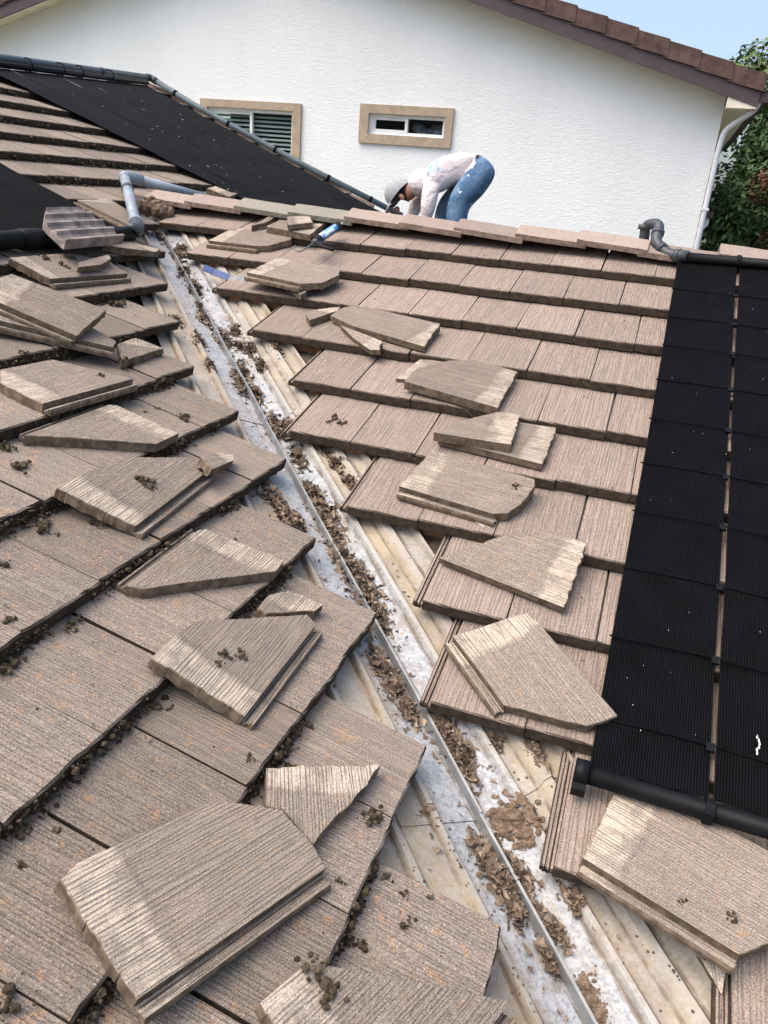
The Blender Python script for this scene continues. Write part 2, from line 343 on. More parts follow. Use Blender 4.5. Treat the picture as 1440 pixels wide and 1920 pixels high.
# ------------------------------------------------------------------ tiles
def poly_span(poly, u):
    vs = []; n = len(poly)
    for i in range(n):
        (x1, y1), (x2, y2) = poly[i], poly[(i + 1) % n]
        if (x1 - u) * (x2 - u) <= 0 and abs(x1 - x2) > 1e-9: vs.append(y1 + (y2 - y1) * (u - x1) / (x2 - x1))
    return (min(vs), max(vs)) if vs else None
def tile_mesh(name, poly, ch, t, mat, seed=0, step=.012, ribs=True, rough=.002, bev=.004):
    rg = random.Random(seed); u0 = min(p[0] for p in poly); u1 = max(p[0] for p in poly)
    n = max(4, int((u1 - u0) / step)); cols = []
    eps = .0015; ph = rg.random() * .06
    us = sorted(set([u0 + eps + (u1 - u0 - 2 * eps) * i / n for i in range(n + 1)] + [min(max(p[0], u0 + eps), u1 - eps) for p in poly]))
    jl = jh = 0.
    for u in us:
        sp = poly_span(poly, u)
        if not sp: continue
        k_r = .55 if ch else 1.15; jl = .55 * jl + rg.uniform(-rough, rough) * k_r; jh = .55 * jh + rg.uniform(-rough, rough) * k_r
        lo, hi = sp[0] + jl, sp[1] + jh
        if hi - lo < .004: hi = (sp[0] + sp[1]) / 2 + .002; lo = hi - .004
        zb = -t
        if ribs: zb = -t if frac((u + ph) / .062) < .36 else -t * (.9 if ch else .74)
        cols.append((u, 0., zb, lo, hi))
    if ch:
        sp = poly_span(poly, u0 + .012); lo, hi = sp; L = []
        for du, zt in ((-.036, -.022), (-.031, -.013), (-.024, -.012), (-.021, -.020), (-.012, -.021), (-.007, -.027), (-.0005, -.027)):
            L.append((u0 + du, zt, -t * .9, lo + .004 + rg.uniform(-.002, .002), hi - .004 + rg.uniform(-.002, .002)))
        cols = L + cols
    vs = []; fs = []
    for (u, zt, zb, lo, hi) in cols:
        b = min(bev, (hi - lo) * .3); e = rg.uniform(.6, 1.3) * bev
        vs += [(u, lo, zt - e), (u, lo + b, zt), (u, hi - b, zt), (u, hi, zt - e), (u, hi + rg.uniform(-.003, .001), zb), (u, lo + rg.uniform(-.001, .003), zb)]
    for i in range(len(cols) - 1):
        a, b = i * 6, i * 6 + 6
        for j in range(6):
            k = (j + 1) % 6; fs.append((a + j, b + j, b + k, a + k)[::-1] if False else (a + j, a + k, b + k, b + j)[::-1])
    fs.append(tuple(range(6))[::-1]); q = (len(cols) - 1) * 6; fs.append(tuple(q + j for j in range(6)))
    return mesh(name, vs, fs, mat)
def frame_matrix(o, u, v):
    n = u.cross(v).normalized()
    return Matrix(((u.x, v.x, n.x, o.x), (u.y, v.y, n.y, o.y), (u.z, v.z, n.z, o.z), (0, 0, 0, 1)))
def laid(slope, fr, protos, u, v, e, rg):
    """one installed tile: butt edge at v, its top flush with the nominal plane at the butt"""
    a = math.atan(DROP / e) + rg.uniform(-.004, .004); uu, vv, nn = fr
    d = (vv * math.cos(a) - nn * math.sin(a)); r = rg.uniform(-.008, .008)
    v2 = (d + uu * r).normalized(); u2 = (uu - d * r).normalized()
    o = uu * (u + rg.uniform(-.003, .003)) + vv * (v + rg.uniform(-.006, .006)) + nn * rg.uniform(-.002, .002)
    x = bpy.data.objects.new('roof_tile', rg.choice(protos)); C.objects.link(x); x.parent = slope
    x.matrix_parent_inverse = Matrix.Translation(-ORIGIN_H)
    x.matrix_basis = frame_matrix(o, u2, v2); return x
ORIGIN_H = Vector((0, 0, 0))   # the slopes are built in world coordinates under the house empty
rg = random.Random(5)
WB, WA = .309, .315
LB, LA = EB + .07, EA + .07
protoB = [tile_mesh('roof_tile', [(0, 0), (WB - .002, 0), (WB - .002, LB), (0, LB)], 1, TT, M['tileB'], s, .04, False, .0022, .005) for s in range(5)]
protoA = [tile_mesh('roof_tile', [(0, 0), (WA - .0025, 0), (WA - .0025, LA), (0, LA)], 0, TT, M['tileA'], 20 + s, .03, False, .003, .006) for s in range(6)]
startB = {1: -3.902, 2: -3.437, 3: -3.0, 4: -2.552, 5: -2.109, 6: -1.953, 7: -1.503, 8: -1.052, 9: -.900, 10: -.433, 11: .03, 12: .45}
for i, u0 in startB.items():
    v = VB0 - i * EB; u = u0
    umax = .05 if 3 <= i <= 9 else .75
    while u < umax:
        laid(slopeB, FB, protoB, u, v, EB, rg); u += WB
endA = {-5: 3.80, -4: 3.367, -3: 2.887, -2: 2.494, -1: 2.107, 0: 1.944, 1: 1.786, 2: 1.360, 3: 1.150, 4: .701, 5: .287, 6: -.06, 7: -.42}
for i in range(-13, 8):
    v = VA0 - i * EA
    lim = .46 + (v - 2.3) * 1.03 - .55
    if i >= 2: lim = max(lim, -1.0)
    if i >= -4: lim = max(lim, .46 + (v - 2.3) * 1.03 - .75)
    end = endA.get(i, 5.85 - rg.random() * .2)
    u = end - WA
    while u > lim - WA:
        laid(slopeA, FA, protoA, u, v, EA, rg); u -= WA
# tiles that show along the far rake, beyond the solar mats
for i in range(-15, -5):
    for du in (.31, .31 + WA): laid(slopeA, FA, protoA, UFAR - du, VA0 - i * EA, EA, rg)
for i in (-13, -14, -15):
    v = VA0 - i * EA; u = UFAR - .31 - 2 * WA
    while u > 5.6:
        if v + EA < vtop(u) + .12 and i != -13 or i == -13: laid(slopeA, FA, protoA, u, v, EA, rg)
        u -= WA
for i in range(-15, -5):       # verge pieces along the far edge
    v = VA0 - i * EA; m = MB(); e0, e1 = UFAR + .002, UFAR + .05
    m.hexa([PA(e0, v - .02, -.13), PA(e1, v - .02, -.13), PA(e1, v + EA + .03, -.13), PA(e0, v + EA + .03, -.13), PA(e0, v - .02, .022), PA(e1, v - .02, .022), PA(e1, v + EA + .03, -.004), PA(e0, v + EA + .03, -.004)])
    x = m.build('verge_tile', M['ridge']); x.parent = slopeA
# battens bared at the stepped ends of the courses
for i in range(2, 10):
    a, b_ = startB[i], startB[i + 1]
    if b_ - a < .1: continue
    v = VB0 - i * EB + .035; m = MB()
    m.hexa([PB(a + .06, v, -.116), PB(b_ + .12, v, -.116), PB(b_ + .12, v + .04, -.116), PB(a + .06, v + .04, -.116),
            PB(a + .06, v, -.062), PB(b_ + .12, v, -.062), PB(b_ + .12, v + .04, -.062), PB(a + .06, v + .04, -.062)])
    x = m.build('batten', M['wood']); x.parent = slopeB

# ------------------------------------------------------------------ ridge caps of the low gable
def cap_mesh(L, mat, seed):
    g = random.Random(seed); vs = []; fs = []; n = 7; th = .032; lw = .165; prof = []
    for sgn in (1,): pass
    # cross-section in (y, z): front leaf, crown, back leaf (outer then inner)
    a = TH * .92
    out = [(-lw * math.cos(a), -lw * math.sin(a)), (-.012, -.003), (.012, -.003), (lw * math.cos(a), -lw * math.sin(a))]
    inn = [(y * .97, z - th) for y, z in out[::-1]]
    prof = out + inn; m = len(prof)
    for i in range(n + 1):
        x = L * i / n
        for (y, z) in prof: vs.append((x, y + g.uniform(-.0015, .0015), z + g.uniform(-.0015, .0015)))
    for i in range(n):
        for j in range(m): k = (j + 1) % m; fs.append((i * m + j, i * m + k, (i + 1) * m + k, (i + 1) * m + j))
    fs.append(tuple(range(m))[::-1]); fs.append(tuple(n * m + j for j in range(m)))
    return mesh('ridge_tile', vs, fs, mat)
joints = [-4.14, -3.80, -3.40, -2.98, -2.56, -2.16, -1.785, -1.386, -.996, -.626, -.165, .25, .66, 1.06]
for i in range(len(joints) - 1):
    a, b_ = joints[i], joints[i + 1]; L = b_ - a + .055
    green = i in (2, 3)
    x = obj('ridge_tile', cap_mesh(L, M['ridge_green'] if green else M['ridge'], 60 + i), house)
    t = .020 / (b_ - a)
    lift = .072 if i not in (9,) else .045
    x.matrix_basis = Matrix.Translation((a, YR + rg.uniform(-.006, .006), ZR + lift + rg.uniform(-.004, .004))) @ Matrix.Rotation(t + (rg.uniform(-.01, .01)), 4, 'Y') @ Matrix.Rotation(rg.uniform(-.02, .02), 4, 'Z')
    if green: tag(x, 'green-grey mossy ridge tile')
# mortar lump that closes the ridge at its upper end
def lump(m, p, r, g, sq=(1, 1, 1), n1=6, n2=4):
    ph = [g.uniform(.7, 1.25) for _ in range(n1 * (n2 - 1) + 2)]; vs = [Vector(p) + Vector((0, 0, -r * sq[2] * ph[0]))]; q = 1
    for i in range(1, n2):
        a = -math.pi / 2 + math.pi * i / n2
        for j in range(n1):
            bb = 2 * math.pi * j / n1; vs.append(Vector(p) + Vector((math.cos(a) * math.cos(bb) * sq[0], math.cos(a) * math.sin(bb) * sq[1], math.sin(a) * sq[2])) * r * ph[q]); q += 1
    vs.append(Vector(p) + Vector((0, 0, r * sq[2] * ph[-1]))); fs = []
    for j in range(n1):
        k = (j + 1) % n1; fs.append((0, 1 + k, 1 + j)); top = len(vs) - 1; fs.append((top, 1 + (n2 - 2) * n1 + j, 1 + (n2 - 2) * n1 + k))
        for i in range(n2 - 2): fs.append((1 + i * n1 + j, 1 + i * n1 + k, 1 + (i + 1) * n1 + k, 1 + (i + 1) * n1 + j))
    m.add(vs, fs)
mm = MB()
for _ in range(14): lump(mm, PA(4.02 + rg.uniform(-.1, .1), 4.30 + rg.uniform(-.12, .10), rg.uniform(-.02, .05)), rg.uniform(.03, .06), rg)
mm.build('mortar', M['mound'], house)

# ------------------------------------------------------------------ valley metal
SQ = math.sqrt(.5)
RIBS = [(-.295, .020, .023), (-.152, .017, .023), (.128, .017, .023), (.232, .030, .020), (.325, .012, .026)]
def flash_z(x, y):
    d = (x + y) * SQ; z = max(-K * x, K * y) + FL
    for d0, w, h in RIBS:
        q = abs(d - d0) / w
        if q < 1: z += h * min(1., (1 - q) * 1.82)
    return z
prof = sorted(set([-.38, -.34, 0.] + [d0 + s * w for d0, w, h in RIBS for s in (-1, -.45, .45, 1)] + [.338, .345, -.22, -.1, -.05, .05, .09, .18]))
prof = [d for d in prof if -.381 < d < .346]
def flash_strip(t0, t1, name, lift):
    n = max(2, int((t1 - t0) / .05)); vs = []; fs = []; m = len(prof)
    for i in range(n + 1):
        t = t0 + (t1 - t0) * i / n
        for d in prof:
            x, y = (d - t) * SQ, (d + t) * SQ
            vs.append((x, y, flash_z(x, y) + lift + .003 * noise.noise((x * 5, y * 5, 2.))))
    for i in range(n):
        for j in range(m - 1): a = i * m + j; fs.append((a, a + 1, a + m + 1, a + m))
    f = obj(name, mesh(name, vs, fs, M['galv']), house)
    # centre diverter, a folded fin
    vs = []; fs = []
    for i in range(n + 1):
        t = t0 + (t1 - t0) * i / n; w = .004 * noise.noise((t * 1.7, 3., lift * 100))
        x, y = -t * SQ, t * SQ; z = K * y + FL + lift
        for d, h in ((-.014, .001), (-.004, .028), (.003, .031), (.008, .001)):
            vs.append((x + (d + w) * SQ, y + (d + w) * SQ, z + h))
    for i in range(n):
        for j in range(3): a = i * 4 + j; fs.append((a, a + 1, a + 5, a + 4))
    q = obj('diverter_rib', mesh('diverter_rib', vs, fs, M['galv_rib']), f); return f
f1 = flash_strip(-1.6, .98, 'valley_flashing', 0.)
f2 = flash_strip(.93, 3.08, 'valley_flashing', .004)
f3 = flash_strip(3.03, YR / SQ - .05, 'valley_flashing', .008)

# ------------------------------------------------------------------ loose tiles and fragments
LOOSE = {
    'A_big': {'o': [-0.9296, 0.1149, 0.3893], 'u': [-0.8475, 0.3749, 0.3757], 'v': [-0.3427, -0.9271, 0.1519], 'poly': [[0.2669, 0.52], [0.2822, 0.4744], [0.2687, 0.134], [0.1693, 0.0037], [0.055, -0.0091], [0.0, -0.0001], [0.0, 0.5047]], 'ch': 1, 't': 0.042, 'pl': 'A'},
    'A_mid': {'o': [-1.2979, 0.866, 0.5258], 'u': [-0.9006, -0.0304, 0.4336], 'v': [0.0305, -0.9995, -0.0067], 'poly': [[0.2933, 0.52], [0.2936, 0.3884], [0.2828, 0.307], [0.0465, -0.0217], [0.0, -0.0085], [0.0, 0.4936]], 'ch': 1, 't': 0.042, 'pl': 'A'},
    'A_mid_chip': {'o': [-1.4855, 0.4767, 0.567], 'u': [0.9766, 0.0133, -0.2145], 'v': [-0.013, 0.9999, 0.0028], 'poly': [[0.006, 0.3352], [0.0, 0.4344], [0.042, 0.5014], [0.1701, 0.52], [0.1602, 0.4603], [0.042, 0.3373]], 'ch': 0, 't': 0.042, 'pl': 'A'},
    'A_band': {'o': [-0.9683, -0.1126, 0.3978], 'u': [0.8617, 0.4708, -0.1892], 'v': [-0.4599, 0.8822, 0.101], 'poly': [[0.0, 0.4654], [0.3215, 0.52], [0.2725, 0.4438], [0.1152, 0.2473], [0.0409, 0.3353], [0.0, 0.3422]], 'ch': 0, 't': 0.042, 'pl': 'A'},
    'A_front': {'o': [-0.4519, 0.1309, 0.2183], 'u': [-0.8693, 0.359, 0.3397], 'v': [-0.3344, -0.9333, 0.1306], 'poly': [[0.3377, 0.52], [0.3377, 0.4002], [0.3145, 0.3612], [0.0, 0.0432], [0.0, 0.52]], 'ch': 1, 't': 0.042, 'pl': 'A'},
    'A_wedge': {'o': [-1.7934, 0.5236, 0.6903], 'u': [0.9755, 0.0495, -0.2142], 'v': [-0.0483, 0.9988, 0.0106], 'poly': [[0.0, 0.0462], [0.0, 0.4798], [0.0183, 0.5076], [0.3178, 0.52], [0.3238, 0.4347], [0.0998, 0.1397], [0.0512, 0.0688]], 'ch': 1, 't': 0.042, 'pl': 'A'},
    'A_lichen': {'o': [-1.9631, 1.2656, 0.7832], 'u': [-0.9079, -0.1029, 0.4064], 'v': [0.1026, -0.9945, -0.0226], 'poly': [[0.2722, 0.52], [0.2687, 0.3884], [0.2306, 0.1467], [0.1005, -0.0646], [0.0, -0.0903], [0.0, 0.4793]], 'ch': 1, 't': 0.042, 'pl': 'A'},
    'A_lichen_chip': {'o': [-2.0006, 1.0356, 0.916], 'u': [0.9166, -0.0815, -0.3913], 'v': [-0.0103, 0.9738, -0.2271], 'poly': [[0.021, 0.2722], [0.0, 0.3968], [0.0278, 0.52], [0.0654, 0.4686], [0.0996, 0.2337]], 'ch': 0, 't': 0.042, 'pl': 'A'},
    'A_tri': {'o': [-2.4622, 0.9014, 0.9484], 'u': [0.9765, 0.0214, -0.2144], 'v': [-0.0209, 0.9998, 0.0046], 'poly': [[0.0, 0.022], [0.0, 0.499], [0.0254, 0.52], [0.3243, 0.5047], [0.3268, 0.352], [0.1155, 0.1457]], 'ch': 1, 't': 0.042, 'pl': 'A'},
    'A_wide': {'o': [-2.4991, 1.6071, 1.0122], 'u': [-0.9761, 0.0355, 0.2143], 'v': [-0.0347, -0.9994, 0.0076], 'poly': [[0.3022, 0.4211], [0.2947, 0.1518], [0.0, 0.0007], [0.0, 0.52], [0.207, 0.5142]], 'ch': 1, 't': 0.042, 'pl': 'A'},
    'A_under': {'o': [-2.7127, 1.7273, 1.101], 'u': [-0.6084, 0.7666, 0.2054], 'v': [-0.7263, -0.6422, 0.2452], 'poly': [[0.0389, 0.52], [0.2366, 0.1436], [0.0812, -0.0373], [0.0, -0.0206], [0.0, 0.5165]], 'ch': 1, 't': 0.042, 'pl': 'A'},
    'A_lean': {'o': [-2.6972, 1.6426, 1.1196], 'u': [-0.1973, 0.9281, 0.3158], 'v': [-0.8884, -0.3055, 0.3427], 'poly': [[0.1647, 0.52], [0.2261, 0.5043], [0.2686, 0.0809], [0.0, 0.1007], [0.0, 0.4973]], 'ch': 1, 't': 0.042, 'pl': 'A'},
    'A_tip': {'o': [-2.5466, 1.6032, 1.0226], 'u': [0.7352, 0.6584, -0.1614], 'v': [-0.6431, 0.7527, 0.1412], 'poly': [[0.0, 0.3836], [0.096, 0.52], [0.217, 0.4266], [0.0, 0.1559]], 'ch': 0, 't': 0.042, 'pl': 'A'},
    'A_flat': {'o': [-3.2724, 2.5249, 1.2942], 'u': [-0.9247, 0.0494, 0.3775], 'v': [-0.0457, -0.9988, 0.0187], 'poly': [[0.2153, 0.52], [0.2435, 0.0848], [0.1378, -0.1127], [0.0, -0.11], [0.0, 0.4653]], 'ch': 1, 't': 0.042, 'pl': 'A'},
    'A_flat_chip': {'o': [-3.3015, 2.1075, 1.3515], 'u': [0.9132, 0.1642, -0.3729], 'v': [-0.152, 0.9864, 0.0621], 'poly': [[0.003, 0.2076], [0.0, 0.52], [0.0386, 0.4806], [0.0634, 0.3342], [0.0378, 0.1496]], 'ch': 0, 't': 0.042, 'pl': 'A'},
    'A_saw': {'o': [-3.7116, 2.7287, 1.4454], 'u': [0.9373, -0.2812, -0.2058], 'v': [0.2747, 0.9596, -0.0603], 'poly': [[0.1451, 0.0963], [0.0, 0.3517], [0.1451, 0.52], [0.2091, 0.4316]], 'ch': 0, 't': 0.042, 'pl': 'A'},
    'A_behind_pipe': {'o': [-3.7661, 3.2832, 1.5106], 'u': [0.1508, 0.9878, -0.0387], 'v': [-0.9568, 0.1557, 0.2456], 'poly': [[0.0, 0.4154], [0.3624, 0.52], [0.2933, 0.2095], [0.0, -0.0694]], 'ch': 1, 't': 0.042, 'pl': 'A'},
    'B_right': {'o': [0.1135, 0.391, 0.213], 'u': [0.3005, 0.9282, 0.2194], 'v': [-0.9538, 0.2924, 0.0691], 'poly': [[0.3057, 0.52], [0.3225, 0.5041], [0.3208, 0.1128], [0.3174, 0.0311], [0.1352, -0.0004], [0.0, 0.0945], [0.0, 0.4983]], 'ch': 1, 't': 0.042, 'pl': 'B'},
    'B_tall': {'o': [-0.5156, 0.7715, 0.3365], 'u': [0.6828, 0.6779, 0.2723], 'v': [-0.7306, 0.6336, 0.2547], 'poly': [[0.0, 0.52], [0.2712, 0.4824], [0.2851, 0.4237], [0.2825, 0.0111], [0.1807, 0.0257], [0.1135, 0.0923], [0.0, 0.2136]], 'ch': 1, 't': 0.042, 'pl': 'B'},
    'B_house': {'o': [-0.9933, 1.7258, 0.7077], 'u': [-0.2282, -0.8783, -0.4201], 'v': [0.9724, -0.2269, -0.0538], 'poly': [[0.316, 0.0136], [0.2345, 0.079], [0.101, 0.1848], [0.0, 0.3237], [0.0007, 0.4738], [0.316, 0.52]], 'ch': 0, 't': 0.042, 'pl': 'B'},
    'B_chan': {'o': [-0.8046, 1.6867, 0.6852], 'u': [0.1176, 0.9298, 0.3488], 'v': [-0.993, 0.1076, 0.048], 'poly': [[0.0, 0.52], [0.2823, 0.4949], [0.269, 0.025], [0.2268, 0.011], [0.0986, 0.0242], [0.0291, 0.0555], [0.0, 0.1051]], 'ch': 1, 't': 0.042, 'pl': 'B'},
    'B_low': {'o': [-1.2576, 2.4089, 0.9138], 'u': [-0.1206, -0.9661, -0.2283], 'v': [0.9927, -0.1173, -0.0277], 'poly': [[0.3346, 0.0317], [0.0272, 0.3027], [0.0, 0.479], [0.3346, 0.52]], 'ch': 0, 't': 0.042, 'pl': 'B'},
    'B_top': {'o': [-1.4618, 2.3184, 0.9352], 'u': [0.0339, -0.9726, -0.2299], 'v': [0.9994, 0.033, 0.0078], 'poly': [[0.2849, 0.1747], [0.1555, 0.2594], [0.0061, 0.4077], [0.0, 0.5103], [0.2849, 0.52]], 'ch': 0, 't': 0.042, 'pl': 'B'},
    'B_pent_under': {'o': [-1.1043, 2.5858, 0.9898], 'u': [-0.1523, 0.9477, 0.2807], 'v': [-0.9883, -0.1481, -0.0361], 'poly': [[0.0, 0.52], [0.2239, 0.4313], [0.2371, 0.2849], [0.0, 0.361]], 'ch': 0, 't': 0.02, 'pl': 'B'},
    'B_pent': {'o': [-1.5144, 2.7781, 1.0928], 'u': [-0.1483, -0.9553, -0.2558], 'v': [0.988, -0.132, -0.0801], 'poly': [[0.3898, 0.0325], [0.2329, 0.0265], [0.0753, 0.1299], [0.0, 0.2301], [0.0062, 0.4725], [0.3898, 0.52]], 'ch': 0, 't': 0.042, 'pl': 'B'},
    'B_tri_under': {'o': [-2.2008, 2.9473, 1.1557], 'u': [-0.4438, -0.7886, -0.4257], 'v': [0.8905, -0.4414, -0.1106], 'poly': [[0.0162, 0.1473], [0.0, 0.4704], [0.0668, 0.52], [0.0929, 0.478], [0.0668, 0.323]], 'ch': 0, 't': 0.042, 'pl': 'B'},
    'B_long': {'o': [-1.9699, 3.1415, 1.215], 'u': [-0.284, -0.9186, -0.2748], 'v': [0.9587, -0.2768, -0.0654], 'poly': [[0.2389, -0.143], [0.1353, -0.1573], [0.0356, -0.1111], [0.0, 0.4372], [0.2787, 0.52], [0.2787, 0.0451]], 'ch': 0, 't': 0.042, 'pl': 'B'},
    'B_chip': {'o': [-2.4262, 2.657, 1.0844], 'u': [0.9538, -0.2925, -0.0691], 'v': [0.3006, 0.9282, 0.2194], 'poly': [[0.0232, 0.3089], [0.0, 0.3847], [0.0937, 0.52], [0.1244, 0.4692], [0.0937, 0.2618]], 'ch': 0, 't': 0.042, 'pl': 'B'},
    'B_saw_under': {'o': [-2.7571, 3.4558, 1.3292], 'u': [-0.5844, -0.7897, -0.1866], 'v': [0.8115, -0.5687, -0.1344], 'poly': [[0.0992, 0.2221], [0.0, 0.4054], [0.0447, 0.4644], [0.1226, 0.52], [0.1226, 0.3329]], 'ch': 0, 't': 0.042, 'pl': 'B'},
    'B_saw': {'o': [-2.3196, 3.0892, 1.2882], 'u': [0.1586, 0.9637, 0.2148], 'v': [-0.9873, 0.1523, 0.0458], 'poly': [[0.0, 0.4999], [0.3352, 0.52], [0.3527, 0.0629], [0.2561, 0.007], [0.0821, 0.0128], [0.0, 0.1108]], 'ch': 1, 't': 0.042, 'pl': 'B'},
    'B_up': {'o': [-2.8426, 3.6301, 1.4263], 'u': [0.0072, 0.9598, 0.2806], 'v': [-1.0, 0.0069, 0.002], 'poly': [[0.0, 0.52], [0.2825, 0.4869], [0.2974, 0.0274], [0.1844, -0.0029], [0.0274, 0.0878], [0.0, 0.1755]], 'ch': 1, 't': 0.042, 'pl': 'B'},
    'B_gunrest': {'o': [-3.1326, 4.2431, 1.6272], 'u': [-0.1996, -0.9536, -0.2254], 'v': [0.9799, -0.1942, -0.0459], 'poly': [[0.3624, 0.1549], [0.0325, 0.09], [0.0, 0.4136], [0.3624, 0.52]], 'ch': 0, 't': 0.042, 'pl': 'B'},
    'B_gunchip': {'o': [-3.2701, 3.816, 1.569], 'u': [0.4996, -0.843, -0.1992], 'v': [0.8663, 0.4862, 0.1149], 'poly': [[0.0, 0.3586], [0.0, 0.5161], [0.1787, 0.52], [0.2143, 0.3497]], 'ch': 0, 't': 0.042, 'pl': 'B'},
    'B_sliver': {'o': [-3.207, 3.6715, 1.4811], 'u': [0.9621, -0.1162, -0.2466], 'v': [0.1878, 0.9382, 0.2906], 'poly': [[0.0125, 0.2002], [0.0, 0.5199], [0.0326, 0.52], [0.0482, 0.3138]], 'ch': 0, 't': 0.042, 'pl': 'B'},
    'B_wedge': {'o': [0.1208, 0.0919, -0.1999], 'u': [0.9419, 0.2948, 0.1611], 'v': [-0.3237, 0.6679, 0.6702], 'poly': [[0.0, 0.52], [0.0632, 0.5128], [0.0359, 0.4377]], 'ch': 0, 't': 0.042, 'pl': 'B'},
    'B_chan_under': {'o': [-0.6164, 1.3824, 0.4576], 'u': [0.6973, 0.6251, 0.3507], 'v': [-0.7161, 0.5874, 0.3769], 'poly': [[0.0, 0.52], [0.0617, 0.4751], [0.0261, 0.4292]], 'ch': 0, 't': 0.025, 'pl': 'B'},
    'A_far': {'o': [-3.9159, 5.446, 1.5839], 'u': [-0.265, 0.9625, 0.0577], 'v': [-0.9262, -0.2708, 0.2622], 'poly': [[0.0, 0.5069], [0.4361, 0.52], [0.4082, 0.3203], [0.0, 0.3003]], 'ch': 0, 't': 0.042, 'pl': 'A'},
}
